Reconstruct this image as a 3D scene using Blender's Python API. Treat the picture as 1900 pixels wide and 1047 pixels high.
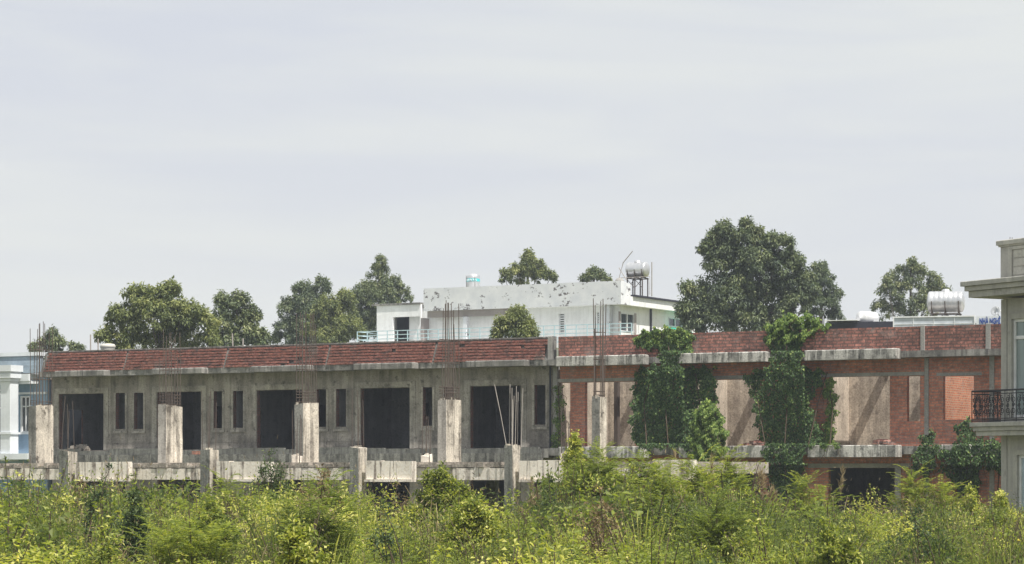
import bpy, math, random
import numpy as np
from mathutils import Vector, Matrix

random.seed(7)
RNG = np.random.default_rng(11)
SC = bpy.context.scene
for o in list(bpy.data.objects):
    bpy.data.objects.remove(o)

# ------------------------------------------------------------------ camera
FPX = 4800.0          # focal length in photograph pixels (1900 wide)
CZ = 2.7              # eye height
HY, CX = 880.0, 950.0 # horizon row and centre column of the photograph
cd = bpy.data.cameras.new('camera')
cam = bpy.data.objects.new('camera', cd)
SC.collection.objects.link(cam)
cam.location = (0, 0, CZ)
cam.rotation_euler = (math.radians(90), 0, 0)
cd.sensor_width = 36
cd.lens = 36 * FPX / 1900
cd.shift_y = (HY - 523.5) / 1900
cd.clip_start = 0.5
cd.clip_end = 6000
SC.camera = cam

# ------------------------------------------------------------------ light and sky
_c, _s = math.cos(math.radians(29)), math.sin(math.radians(29))
_e = math.radians(62)
S = Vector(((.94 * _c - .34 * _s) * math.cos(_e), (-.94 * _s - .34 * _c) * math.cos(_e), math.sin(_e))).normalized()
sd = bpy.data.lights.new('sun', 'SUN')
sd.energy = 5.0
sd.angle = math.radians(0.6)
sd.color = (1.0, 0.95, 0.87)
sun = bpy.data.objects.new('sun', sd)
sun.rotation_euler = S.to_track_quat('Z', 'Y').to_euler()
sun.location = (40, -40, 90)
SC.collection.objects.link(sun)

W = bpy.data.worlds.new('World')
SC.world = W
W.use_nodes = True
nt = W.node_tree
nt.nodes.clear()
N, L = nt.nodes.new, nt.links.new
out = N('ShaderNodeOutputWorld'); bg = N('ShaderNodeBackground'); bg.inputs[1].default_value = 0.075
sky = N('ShaderNodeTexSky'); sky.sky_type = 'NISHITA'; sky.sun_disc = False
sky.sun_elevation = _e; sky.sun_rotation = math.atan2(S.x, S.y)
sky.dust_density = 4.0
tc = N('ShaderNodeTexCoord')
mp = N('ShaderNodeMapping'); mp.inputs['Scale'].default_value = (1.6, 1.6, 13); mp.inputs['Rotation'].default_value = (0, math.radians(4), 0)
no = N('ShaderNodeTexNoise'); no.inputs['Scale'].default_value = 2.2; no.inputs['Detail'].default_value = 5; no.inputs['Roughness'].default_value = 0.5
no.inputs['Distortion'].default_value = 0.6
cr = N('ShaderNodeValToRGB')
cr.color_ramp.elements[0].position = 0.38; cr.color_ramp.elements[0].color = (7.05, 7.38, 8.15, 1)
cr.color_ramp.elements[1].position = 0.60; cr.color_ramp.elements[1].color = (8.2, 8.45, 8.4, 1)
mix = N('ShaderNodeMix'); mix.data_type = 'RGBA'; mix.inputs[0].default_value = 0.92
L(tc.outputs['Generated'], mp.inputs[0]); L(mp.outputs[0], no.inputs[0]); L(no.outputs[0], cr.inputs[0])
# paler, greyer towards the horizon
sx = N('ShaderNodeSeparateXYZ'); L(tc.outputs['Generated'], sx.inputs[0])
gr_ = N('ShaderNodeMapRange'); gr_.inputs[1].default_value = .0; gr_.inputs[2].default_value = .20; gr_.inputs[3].default_value = .75; gr_.inputs[4].default_value = .0
L(sx.outputs[2], gr_.inputs[0])
mg = N('ShaderNodeMix'); mg.data_type = 'RGBA'; mg.inputs[7].default_value = (8.6, 8.72, 8.6, 1)
L(gr_.outputs[0], mg.inputs[0]); L(cr.outputs[0], mg.inputs[6])
L(sky.outputs[0], mix.inputs[6]); L(mg.outputs[2], mix.inputs[7]); L(mix.outputs[2], bg.inputs[0]); L(bg.outputs[0], out.inputs[0])

SC.view_settings.view_transform = 'Standard'
SC.view_settings.look = 'None'
SC.view_settings.exposure = 0.40
SC.view_settings.gamma = 1.0

# ------------------------------------------------------------------ frames: px -> local
class Frame:
    """A building grid turned by th about z. u runs along the facade, v towards the front."""
    def __init__(s, X0, Y0, th):
        s.X0, s.Y0, s.th = X0, Y0, math.radians(th)
        s.c, s.s = math.cos(s.th), math.sin(s.th)
    def w(s, u, v, z=0):
        return (s.X0 + u * s.c - v * s.s, s.Y0 - u * s.s - v * s.c, z)
    def U(s, x, v=0):
        xp = (x - CX) / FPX
        return (xp * (s.Y0 - v * s.c) - s.X0 + v * s.s) / (s.c + xp * s.s)
    def V(s, x, u):
        xp = (x - CX) / FPX
        return (s.X0 + u * s.c - xp * (s.Y0 - u * s.s)) / (s.s - xp * s.c)
    def Zu(s, y, u, v=0):
        return CZ + (HY - y) / FPX * (s.Y0 - u * s.s - v * s.c)
    def Z(s, x, y, v=0):
        return s.Zu(y, s.U(x, v), v)

TH = 29.0
A = Frame(0, 98.8, TH)        # facade plane of the terraces
TB = Frame(0, 165.5, TH)      # white house
RH = Frame((1860 - CX) / FPX * 80, 80, 55)   # grey house at the right edge
IDF = Frame(0, 0, 0)

def P(x, y, Y):
    return np.array(((x - CX) / FPX * Y, Y, CZ + (HY - y) / FPX * Y))

# ------------------------------------------------------------------ mesh builder (coordinates: u, -v, z of a frame)
class MB:
    def __init__(s):
        s.v, s.f, s.m = [], [], []
        s.blocks = []       # numpy quads (n,4,3), tint (n)
    def face(s, pts, m=0):
        i = len(s.v); s.v += [tuple(p) for p in pts]; s.f.append(tuple(range(i, i + len(pts)))); s.m.append(m)
    def box(s, u0, u1, v0, v1, z0, z1, m=0):
        if u0 > u1: u0, u1 = u1, u0
        if v0 > v1: v0, v1 = v1, v0
        y0, y1 = -v1, -v0
        i = len(s.v)
        s.v += [(u0, y0, z0), (u1, y0, z0), (u1, y1, z0), (u0, y1, z0), (u0, y0, z1), (u1, y0, z1), (u1, y1, z1), (u0, y1, z1)]
        for q in ((0, 3, 2, 1), (4, 5, 6, 7), (0, 1, 5, 4), (1, 2, 6, 5), (2, 3, 7, 6), (3, 0, 4, 7)):
            s.f.append(tuple(i + k for k in q)); s.m.append(m)
        return s
    def bevbox(s, u0, u1, v0, v1, z0, z1, b=0.02, m=0):
        """box with chamfered vertical and top edges"""
        y0, y1 = -v1, -v0
        def ring(a, z):
            x0, x1, c0, c1 = u0 + a, u1 - a, y0 + a, y1 - a
            return [(x0 + b, c0, z), (x1 - b, c0, z), (x1, c0 + b, z), (x1, c1 - b, z), (x1 - b, c1, z), (x0 + b, c1, z), (x0, c1 - b, z), (x0, c0 + b, z)]
        rs = [ring(0, z0), ring(0, z1 - b), ring(b, z1)]
        i = len(s.v)
        for r in rs: s.v += r
        for k in range(2):
            for j in range(8):
                a = i + k * 8 + j; c = i + k * 8 + (j + 1) % 8
                s.f.append((a, c, c + 8, a + 8)); s.m.append(m)
        s.f.append(tuple(i + 16 + j for j in range(8))); s.m.append(m)
        s.f.append(tuple(i + 7 - j for j in range(8))); s.m.append(m)
        return s
    def wall(s, u0, u1, z0, z1, vf, vb, holes=(), axis='u', mj=None, mb=0, m=0):
        """wall in the plane of u (or of v when axis='v'): real openings with jambs of material mj"""
        us = sorted({u0, u1, *[min(max(a, u0), u1) for h in holes for a in h[:2]]})
        zs = sorted({z0, z1, *[min(max(a, z0), z1) for h in holes for a in h[2:4]]})
        nu, nz = len(us) - 1, len(zs) - 1
        def solid(i, j):
            if i < 0 or j < 0 or i >= nu or j >= nz: return False
            cu, cz = (us[i] + us[i + 1]) / 2, (zs[j] + zs[j + 1]) / 2
            return not any(h[0] < cu < h[1] and h[2] < cz < h[3] for h in holes)
        def pt(a, b, z):
            return (a, -b, z) if axis == 'u' else (b, -a, z)
        if mj is None: mj = m
        for i in range(nu):
            for j in range(nz):
                if not solid(i, j): continue
                a, b, c, d = us[i], us[i + 1], zs[j], zs[j + 1]
                s.face([pt(a, vf, c), pt(b, vf, c), pt(b, vf, d), pt(a, vf, d)], m)
                s.face([pt(b, vb, c), pt(a, vb, c), pt(a, vb, d), pt(b, vb, d)], mb)
                for (di, dj, q) in ((-1, 0, [(a, vb, c), (a, vf, c), (a, vf, d), (a, vb, d)]), (1, 0, [(b, vf, c), (b, vb, c), (b, vb, d), (b, vf, d)]),
                                    (0, -1, [(a, vb, c), (b, vb, c), (b, vf, c), (a, vf, c)]), (0, 1, [(a, vf, d), (b, vf, d), (b, vb, d), (a, vb, d)])):
                    if not solid(i + di, j + dj):
                        edge = (i + di < 0 or i + di >= nu or j + dj < 0 or j + dj >= nz)
                        s.face([pt(*p) for p in q], m if edge else mj)
        return s
    def prism(s, prof, a0, a1, axis='u', m=0):
        """profile [(v,z)] swept along u (or [(u,z)] along v)"""
        n = len(prof); i = len(s.v)
        for a in (a0, a1):
            for (p, z) in prof:
                s.v.append((a, -p, z) if axis == 'u' else (p, -a, z))
        for k in range(n):
            s.f.append((i + k, i + (k + 1) % n, i + n + (k + 1) % n, i + n + k)); s.m.append(m)
        s.f.append(tuple(i + k for k in range(n))[::-1]); s.f.append(tuple(i + n + k for k in range(n))); s.m += [m, m]
        return s
    def tube(s, pts, r, n=5, m=0, r1=None):
        """pts in raw local coordinates (x, y, z)"""
        pts = [Vector(p) for p in pts]; k = len(pts); i = len(s.v)
        if r1 is None: r1 = r
        for a, p in enumerate(pts):
            t = (pts[min(a + 1, k - 1)] - pts[max(a - 1, 0)]).normalized()
            ref = Vector((0, 0, 1)) if abs(t.z) < 0.9 else Vector((1, 0, 0))
            e1 = t.cross(ref).normalized(); e2 = t.cross(e1)
            rr = r + (r1 - r) * a / max(k - 1, 1)
            for j in range(n):
                q = p + e1 * (rr * math.cos(2 * math.pi * j / n)) + e2 * (rr * math.sin(2 * math.pi * j / n))
                s.v.append(tuple(q))
        for a in range(k - 1):
            for j in range(n):
                s.f.append((i + a * n + j, i + a * n + (j + 1) % n, i + (a + 1) * n + (j + 1) % n, i + (a + 1) * n + j)); s.m.append(m)
        s.f.append(tuple(i + j for j in range(n))[::-1]); s.f.append(tuple(i + (k - 1) * n + j for j in range(n))); s.m += [m, m]
        return s
    def lathe(s, c, axis, prof, n=28, m=0):
        """profile [(r, t)] turned about axis through c"""
        axis = Vector(axis).normalized(); c = Vector(c)
        ref = Vector((0, 0, 1)) if abs(axis.z) < 0.9 else Vector((1, 0, 0))
        e1 = axis.cross(ref).normalized(); e2 = axis.cross(e1); i = len(s.v)
        for (r, t) in prof:
            for j in range(n):
                a = 2 * math.pi * j / n
                s.v.append(tuple(c + axis * t + e1 * (r * math.cos(a)) + e2 * (r * math.sin(a))))
        for k in range(len(prof) - 1):
            for j in range(n):
                s.f.append((i + k * n + j, i + k * n + (j + 1) % n, i + (k + 1) * n + (j + 1) % n, i + (k + 1) * n + j)); s.m.append(m)
        if prof[0][0] > 1e-4: s.f.append(tuple(i + j for j in range(n))); s.m.append(m)
        if prof[-1][0] > 1e-4: s.f.append(tuple(i + (len(prof) - 1) * n + j for j in range(n))); s.m.append(m)
        return s
    def quads(s, q, tint, m=0):
        s.blocks.append((np.asarray(q, dtype=np.float32), np.asarray(tint, dtype=np.float32), m)); return s

BASE = {}
def new_mesh(name, mb, mats, off=(0, 0, 0), smooth=False):
    me = bpy.data.meshes.new(name)
    nv = len(mb.v)
    V = np.array(mb.v, dtype=np.float32).reshape(-1, 3)
    loops = [i for f in mb.f for i in f]
    sizes = [len(f) for f in mb.f]
    tints = np.full(nv, 0.5, dtype=np.float32)
    mi = list(mb.m)
    Vs, Ls, Ss, Ts, Ms = [V], [np.array(loops, dtype=np.int32)], [np.array(sizes, dtype=np.int32)], [tints], [np.array(mi, dtype=np.int32)]
    base = nv
    for q, t, m in mb.blocks:
        n = len(q); k = q.shape[1]
        Vs.append(q.reshape(-1, 3)); Ls.append(np.arange(base, base + n * k, dtype=np.int32)); Ss.append(np.full(n, k, dtype=np.int32))
        Ts.append(np.repeat(t, k)); Ms.append(np.full(n, m, dtype=np.int32)); base += n * k
    V = np.concatenate(Vs) - np.array(off, dtype=np.float32)
    Lp = np.concatenate(Ls); Sz = np.concatenate(Ss); T = np.concatenate(Ts); M = np.concatenate(Ms)
    me.vertices.add(len(V)); me.vertices.foreach_set('co', V.ravel())
    me.loops.add(len(Lp)); me.loops.foreach_set('vertex_index', Lp)
    me.polygons.add(len(Sz)); st = np.zeros(len(Sz), dtype=np.int32); st[1:] = np.cumsum(Sz)[:-1]
    me.polygons.foreach_set('loop_start', st)
    try: me.polygons.foreach_set('loop_total', Sz)
    except Exception: pass
    me.polygons.foreach_set('material_index', M)
    me.polygons.foreach_set('use_smooth', np.full(len(Sz), bool(smooth)))
    if mb.blocks:
        at = me.attributes.new('tint', 'FLOAT', 'POINT'); at.data.foreach_set('value', T)
    me.update(calc_edges=True)
    for mm in (mats if isinstance(mats, (list, tuple)) else [mats]): me.materials.append(mm)
    return me

def link(o):
    SC.collection.objects.link(o); return o
def tag(o, label=None, cat=None, group=None, kind=None):
    if label: o['label'] = label
    if cat: o['category'] = cat
    if group: o['group'] = group
    if kind: o['kind'] = kind
    return o
def thing(name, label, cat, fr, base, group=None):
    """Empty at (u, v, z) of a frame"""
    o = link(bpy.data.objects.new(name, None))
    o.empty_display_size = 0.3
    o.location = fr.w(*base); o.rotation_euler = (0, 0, -fr.th)
    BASE[o.name] = (base[0], -base[1], base[2])
    return tag(o, label, cat, group)
def part(name, mb, mats, parent, label=None, smooth=False):
    b = BASE[parent.name]
    o = link(bpy.data.objects.new(name, new_mesh(name, mb, mats, b, smooth)))
    o.parent = parent; BASE[o.name] = b
    if label: o['label'] = label
    return o
def single(name, mb, mats, fr, base, label=None, cat=None, group=None, kind=None, smooth=False):
    b = (base[0], -base[1], base[2])
    o = link(bpy.data.objects.new(name, new_mesh(name, mb, mats, b, smooth)))
    o.location = fr.w(*base); o.rotation_euler = (0, 0, -fr.th)
    BASE[o.name] = b
    return tag(o, label, cat, group, kind)

# ------------------------------------------------------------------ materials
def mat(name):
    m = bpy.data.materials.new(name); m.use_nodes = True
    t = m.node_tree; b = t.nodes['Principled BSDF']
    return m, t, b
def simple(name, col, rough=0.7, metal=0.0, spec=0.3):
    m, t, b = mat(name)
    no = t.nodes.new('ShaderNodeTexNoise'); no.inputs['Scale'].default_value = 3; no.inputs['Detail'].default_value = 4
    tc = t.nodes.new('ShaderNodeTexCoord'); t.links.new(tc.outputs['Object'], no.inputs[0])
    r = t.nodes.new('ShaderNodeValToRGB'); r.color_ramp.elements[0].position = .3; r.color_ramp.elements[1].position = .7
    r.color_ramp.elements[0].color = (*[c * .82 for c in col], 1); r.color_ramp.elements[1].color = (*[min(1, c * 1.1) for c in col], 1)
    t.links.new(no.outputs[0], r.inputs[0]); t.links.new(r.outputs[0], b.inputs['Base Color'])
    b.inputs['Roughness'].default_value = rough; b.inputs['Metallic'].default_value = metal
    b.inputs['Specular IOR Level'].default_value = spec
    return m
def noise(t, vec, scale, detail=5, rough=0.55, mp=None):
    n = t.nodes.new('ShaderNodeTexNoise'); n.inputs['Scale'].default_value = scale; n.inputs['Detail'].default_value = detail; n.inputs['Roughness'].default_value = rough
    if mp:
        k = t.nodes.new('ShaderNodeMapping'); k.inputs['Scale'].default_value = mp; t.links.new(vec, k.inputs[0]); vec = k.outputs[0]
    t.links.new(vec, n.inputs[0]); return n.outputs[0]
def ramp(t, fac, stops):
    r = t.nodes.new('ShaderNodeValToRGB'); e = r.color_ramp.elements
    while len(e) < len(stops): e.new(0.5)
    for i, (p, c) in enumerate(stops):
        e[i].position = p; e[i].color = (c, c, c, 1) if isinstance(c, (int, float)) else (*c, 1)
    t.links.new(fac, r.inputs[0]); return r.outputs[0]
def mixc(t, fac, a, b, mode='MIX'):
    m = t.nodes.new('ShaderNodeMix'); m.data_type = 'RGBA'; m.blend_type = mode
    for s, v in ((m.inputs[0], fac), (m.inputs[6], a), (m.inputs[7], b)):
        if isinstance(v, (int, float)): s.default_value = v
        elif isinstance(v, tuple): s.default_value = (*v, 1)
        else: t.links.new(v, s)
    return m.outputs[2]
def bump(t, b, h, strength=0.4, dist=0.02):
    k = t.nodes.new('ShaderNodeBump'); k.inputs['Strength'].default_value = strength; k.inputs['Distance'].default_value = dist
    t.links.new(h, k.inputs['Height']); t.links.new(k.outputs[0], b.inputs['Normal'])
def concrete(name, base, dark, streak=0.5, sx=5.0, patch=0.5, rough=0.9, moss=None, lo=.42, hi=.62, fine=.25):
    """weathered cement: cloudy patches, long run-down streaks, fine grain"""
    m, t, b = mat(name)
    tc = t.nodes.new('ShaderNodeTexCoord').outputs['Object']
    big = ramp(t, noise(t, tc, 0.9, 6, 0.6), [(.35, 0.0), (.65, 1.0)])
    c = mixc(t, big, tuple(x * (1 - .35 * patch) for x in base), tuple(min(1, x * (1 + .12 * patch)) for x in base))
    st = ramp(t, noise(t, tc, 1.0, 4, 0.6, (sx, sx, sx * .06)), [(lo, 0.0), (hi, 1.0)])
    br = ramp(t, noise(t, tc, 2.3, 5, 0.65), [(.3, .15), (.7, 1.0)])
    ma = t.nodes.new('ShaderNodeMath'); ma.operation = 'MULTIPLY'; t.links.new(st, ma.inputs[0]); t.links.new(br, ma.inputs[1])
    mb_ = t.nodes.new('ShaderNodeMath'); mb_.operation = 'MULTIPLY'; t.links.new(ma.outputs[0], mb_.inputs[0]); mb_.inputs[1].default_value = streak
    c = mixc(t, mb_.outputs[0], c, dark)
    blot = ramp(t, noise(t, tc, 3.2, 7, 0.7), [(.56, 0.0), (.66, .75 * patch)])
    c = mixc(t, blot, c, dark)
    g = noise(t, tc, 18, 4, 0.7)
    c = mixc(t, fine, c, ramp(t, g, [(.25, .05), (.75, .95)]), 'OVERLAY')
    if moss:
        mo = ramp(t, noise(t, tc, 1.7, 6, 0.7), [(.5, 0.0), (.7, .8)])
        c = mixc(t, mo, c, moss)
    t.links.new(c, b.inputs['Base Color']); b.inputs['Roughness'].default_value = rough; b.inputs['Specular IOR Level'].default_value = .2
    bump(t, b, g, .5, .02)
    return m
def brick(name, c1, c2, mortar, grime=0.4, gcol=(.10, .085, .08), msize=.014, bw=.23, rh=.085):
    m, t, b = mat(name)
    tc = t.nodes.new('ShaderNodeTexCoord').outputs['Object']
    sp = t.nodes.new('ShaderNodeSeparateXYZ'); t.links.new(tc, sp.inputs[0])
    ad = t.nodes.new('ShaderNodeMath'); t.links.new(sp.outputs[0], ad.inputs[0]); t.links.new(sp.outputs[1], ad.inputs[1])
    wob = noise(t, tc, 2.5, 3)
    wz = t.nodes.new('ShaderNodeMath'); wz.operation = 'MULTIPLY_ADD'; t.links.new(wob, wz.inputs[0]); wz.inputs[1].default_value = .07; t.links.new(sp.outputs[2], wz.inputs[2])
    cb = t.nodes.new('ShaderNodeCombineXYZ'); t.links.new(ad.outputs[0], cb.inputs[0]); t.links.new(wz.outputs[0], cb.inputs[1])
    br = t.nodes.new('ShaderNodeTexBrick'); t.links.new(cb.outputs[0], br.inputs[0])
    for k, v in (('Scale', 1.0), ('Mortar Size', msize), ('Brick Width', bw), ('Row Height', rh), ('Mortar Smooth', .4), ('Bias', -.1)): br.inputs[k].default_value = v
    br.inputs['Color1'].default_value = (*c1, 1); br.inputs['Color2'].default_value = (*c2, 1); br.inputs['Mortar'].default_value = (*mortar, 1)
    c = br.outputs[0]
    n1 = ramp(t, noise(t, tc, 6.5, 8, 0.8), [(.44, 0.0), (.58, 1.0)])
    ma = t.nodes.new('ShaderNodeMath'); ma.operation = 'MULTIPLY'; t.links.new(n1, ma.inputs[0]); ma.inputs[1].default_value = grime
    c = mixc(t, ma.outputs[0], c, gcol)
    n2 = ramp(t, noise(t, tc, 9.0, 3, 0.7), [(.58, 0.0), (.70, .5)])
    c = mixc(t, n2, c, tuple(min(1, x * 1.5 + .06) for x in c1))
    n4 = ramp(t, noise(t, tc, 1.9, 7, 0.75), [(.54, 0.0), (.66, .5)])
    c = mixc(t, n4, c, (.30, .255, .235))
    n3 = ramp(t, noise(t, tc, .8, 4, 0.6), [(.3, .28), (.7, .72)])
    c = mixc(t, .55, c, n3, 'OVERLAY')
    t.links.new(c, b.inputs['Base Color']); b.inputs['Roughness'].default_value = .92; b.inputs['Specular IOR Level'].default_value = .15
    bump(t, b, br.outputs[1], -.6, .012)
    return m
def foliage(name, stops, trans=0.3, gloss=.35):
    m, t, b = mat(name)
    at = t.nodes.new('ShaderNodeAttribute'); at.attribute_name = 'tint'
    r = t.nodes.new('ShaderNodeValToRGB'); e = r.color_ramp.elements
    while len(e) < len(stops): e.new(.5)
    for i, (p, c) in enumerate(stops): e[i].position = p; e[i].color = (*c, 1)
    t.links.new(at.outputs['Fac'], r.inputs[0]); t.links.new(r.outputs[0], b.inputs['Base Color'])
    b.inputs['Roughness'].default_value = .55; b.inputs['Specular IOR Level'].default_value = gloss
    tr = t.nodes.new('ShaderNodeBsdfTranslucent'); mx = t.nodes.new('ShaderNodeMixShader'); mx.inputs[0].default_value = trans
    hs = t.nodes.new('ShaderNodeHueSaturation'); hs.inputs['Saturation'].default_value = 1.15; hs.inputs['Value'].default_value = 1.5
    t.links.new(r.outputs[0], hs.inputs['Color']); t.links.new(hs.outputs[0], tr.inputs[0])
    t.links.new(b.outputs[0], mx.inputs[1]); t.links.new(tr.outputs[0], mx.inputs[2])
    t.links.new(mx.outputs[0], t.nodes['Material Output'].inputs[0])
    return m

M = {}
M['cement'] = concrete('grey_cement', (.345, .315, .275), (.085, .078, .07), .9, 2.6, 1.25, lo=.45, hi=.62, fine=.4)
M['cornice'] = concrete('stained_cornice', (.30, .29, .27), (.055, .055, .055), .95, 6, 1.0, moss=(.13, .13, .115), lo=.44, hi=.56)
M['slabedge'] = concrete('streaked_slab_edge', (.52, .505, .47), (.035, .035, .033), 1.0, 6.5, 1.0, lo=.45, hi=.54, fine=.5)
M['greyslab'] = concrete('dark_stained_slab', (.20, .20, .185), (.06, .06, .058), .9, 8, 1.0)
M['kerb'] = concrete('blackened_kerb', (.25, .245, .225), (.05, .05, .048), 1.0, 6, 1.0, lo=.44, hi=.56, fine=.5)
M['cream'] = concrete('cream_formed_concrete', (.82, .755, .66), (.12, .09, .075), 1.0, 5.5, .5, lo=.52, hi=.575, fine=.4)
M['column'] = concrete('pale_column_concrete', (.58, .53, .45), (.09, .078, .065), 1.0, 5.5, 1.3, lo=.47, hi=.56, fine=.5)
M['colfront_shaded'] = concrete('column_concrete_shaded_front', (.43, .41, .37), (.11, .10, .09), .8, 6, .9, fine=.4)  # duller column concrete: shade of the front face put into the colour
M['post'] = concrete('moss_and_shade_concrete', (.26, .26, .235), (.055, .058, .05), .9, 6, 1.0, fine=.5)  # moss on the posts; doubles as painted shade on some column fronts
M['rubble'] = concrete('rubble_top', (.40, .36, .31), (.07, .06, .05), .5, 4, 1.0, fine=.6)
M['pilaster'] = concrete('pale_cement_frame', (.41, .38, .335), (.10, .092, .082), .85, 4, 1.2, fine=.45)
M['lintel'] = concrete('plain_concrete', (.34, .33, .31), (.14, .135, .13), .4, 5, .5)
M['plaster'] = concrete('sunlit_cream_plaster', (.52, .445, .36), (.21, .175, .145), .8, 4.0, 1.0, lo=.45, hi=.60, fine=.5)
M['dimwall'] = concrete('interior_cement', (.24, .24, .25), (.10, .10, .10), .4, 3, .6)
M['brick'] = brick('red_brick', (.62, .245, .155), (.42, .155, .105), (.33, .23, .19), .5, msize=.017, bw=.27, rh=.10)
M['brick_dark'] = brick('weathered_parapet_brick', (.43, .185, .14), (.24, .11, .09), (.13, .09, .08), .75, (.09, .065, .06), msize=.024, bw=.27, rh=.115)
M['brick_in'] = brick('bright_inner_brick', (.50, .18, .09), (.36, .11, .06), (.40, .28, .20), .3, msize=.02)
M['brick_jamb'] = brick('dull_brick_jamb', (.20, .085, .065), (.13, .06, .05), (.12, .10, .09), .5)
M['rust'] = simple('rusty_rebar', (.10, .08, .068), .85, .2)
M['pale_rod'] = simple('pale_pipe', (.34, .31, .28), .6)
M['black_iron'] = simple('black_iron', (.022, .022, .026), .5, .3)
M['white_frame'] = simple('white_frame', (.72, .73, .74), .4)
M['white_paint'] = concrete('faded_white_paint', (.84, .845, .85), (.26, .26, .26), .18, 5, .25, fine=.1)
M['blue_rail'] = simple('pale_blue_paint', (.52, .68, .74), .5)
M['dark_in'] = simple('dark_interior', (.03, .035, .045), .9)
M['pink_wall'] = concrete('mauve_plaster', (.36, .32, .31), (.22, .2, .2), .3, 4, .3, fine=.1)
M['dark_metal'] = simple('dark_sheet', (.03, .03, .045), .6)
M['teal'] = simple('teal_sheet', (.03, .34, .25), .5)

def tile_mat():
    m, t, b = mat('mossy_red_tiles')
    tc = t.nodes.new('ShaderNodeTexCoord').outputs['Object']
    c = ramp(t, noise(t, tc, 7, 4, .7, (1.0, 1, 2.0)), [(.3, (.11, .05, .042)), (.48, (.25, .10, .078)), (.70, (.40, .20, .155))])
    d = ramp(t, noise(t, tc, 2.4, 8, .75, (1, 1, 2.2)), [(.50, 0.0), (.64, .85)])
    c = mixc(t, d, c, (.075, .06, .056))
    w = ramp(t, noise(t, tc, 1.1, 5, .6), [(.62, 0.0), (.68, .6)])
    c = mixc(t, w, c, (.2, .18, .165))
    t.links.new(c, b.inputs['Base Color']); b.inputs['Roughness'].default_value = .9
    bump(t, b, noise(t, tc, 14, 5, .7), .6, .03)
    return m
M['tiles'] = tile_mat()

def peel_mat():
    """white painted render, flaking to dark, grey weathered top"""
    m, t, b = mat('peeling_white_paint')
    tc = t.nodes.new('ShaderNodeTexCoord').outputs['Object']
    sp = t.nodes.new('ShaderNodeSeparateXYZ'); t.links.new(tc, sp.inputs[0])
    c = mixc(t, ramp(t, noise(t, tc, 1.2, 5), [(.3, 0.), (.7, 1.)]), (.60, .62, .66), (.76, .77, .79))
    # weathered grey band: high on the parapet, ragged
    mr = t.nodes.new('ShaderNodeMapRange'); mr.inputs[1].default_value = PZ0; mr.inputs[2].default_value = PZ1
    t.links.new(sp.outputs[2], mr.inputs[0])
    ns = noise(t, tc, .45, 4, .6)
    ad = t.nodes.new('ShaderNodeMath'); t.links.new(mr.outputs[0], ad.inputs[0]); t.links.new(ns, ad.inputs[1])
    g = ramp(t, ad.outputs[0], [(1.03, 0.), (1.08, 1.)])
    c = mixc(t, g, c, mixc(t, ramp(t, noise(t, tc, 6, 5, .7), [(.3, 0.), (.7, 1.)]), (.36, .37, .36), (.50, .51, .50)))
    fl = ramp(t, noise(t, tc, 1.6, 9, .75, (1, 1, 1.3)), [(.565, 0.), (.585, 1.)])
    c = mixc(t, fl, c, (.13, .12, .125))
    t.links.new(c, b.inputs['Base Color']); b.inputs['Roughness'].default_value = .85
    return m

def steel_mat():
    m, t, b = mat('stainless_steel')
    tc = t.nodes.new('ShaderNodeTexCoord').outputs['Object']
    c = ramp(t, noise(t, tc, 2, 4), [(.3, (.52, .53, .54)), (.7, (.78, .78, .78))])
    t.links.new(c, b.inputs['Base Color']); b.inputs['Metallic'].default_value = .75; b.inputs['Roughness'].default_value = .36
    return m
M['steel'] = steel_mat()
def glass_mat(name, col):
    m, t, b = mat(name)
    tc = t.nodes.new('ShaderNodeTexCoord').outputs['Object']
    w = ramp(t, noise(t, tc, 6, 2, .5, (1, 1, .05)), [(.4, tuple(x * .55 for x in col)), (.6, col)])
    t.links.new(w, b.inputs['Base Color'])
    b.inputs['Roughness'].default_value = .12; b.inputs['Specular IOR Level'].default_value = .6
    return m
M['glass'] = glass_mat('dark_window_glass', (.05, .06, .07))
M['curtain_glass'] = glass_mat('window_glass_with_curtain', (.20, .26, .25))
M['ground'] = concrete('overgrown_earth', (.16, .17, .07), (.08, .10, .04), .2, 1, 1.0)

# ================================================================== GROUND
g = MB()
g.face([(-1500, -200, 0), (1500, -200, 0), (1500, 3000, 0), (-1500, 3000, 0)])
single('ground', g, M['ground'], IDF, (0, 0, 0), kind='structure')

zc = lambda h: CZ + h
# ================================================================== GREY TERRACE (left)
uL, uR = A.U(97), A.U(1025)
GT = thing('unfinished_terrace', 'long unfinished grey cement terrace with dark doorways and a mossy red roof strip', 'terrace', A, (uL, 0, 0))
doors = [(110, 192), (292, 373), (477, 562), (670, 760), (873, 966)]
wins = [(215, 232), (249, 266), (397, 412), (433, 451), (587, 605), (624, 642), (785, 802), (824, 841), (992, 1012)]
joints = [97, 244, 430, 619, 817, 1025]
jx = [A.U(x) for x in joints]
holes = [(A.U(a), A.U(b), zc(1.0), zc(3.38)) for a, b in doors] + [(A.U(a), A.U(b), zc(1.88), zc(3.38)) for a, b in wins]
holes += [(A.U(a), A.U(b), -.1, zc(.1)) for a, b in doors] + [(A.U(a), A.U(b), .9, zc(.0)) for a, b in wins[::2]]
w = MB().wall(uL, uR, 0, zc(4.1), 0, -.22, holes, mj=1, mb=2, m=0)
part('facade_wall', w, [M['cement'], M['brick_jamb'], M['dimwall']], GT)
gr = MB()
for k in range(5):     # scored lines in the render under the windows
    pass
for (a, b) in [(A.U(195), A.U(290)), (A.U(376), A.U(475)), (A.U(566), A.U(667)), (A.U(764), A.U(870)), (A.U(969), A.U(1023))]:
    part('plaster_band', MB().box(a, b, .002, .022, zc(1.02), zc(1.28)).box(a, b, .002, .016, zc(1.295), zc(1.58)), M['cement'], GT)
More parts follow.
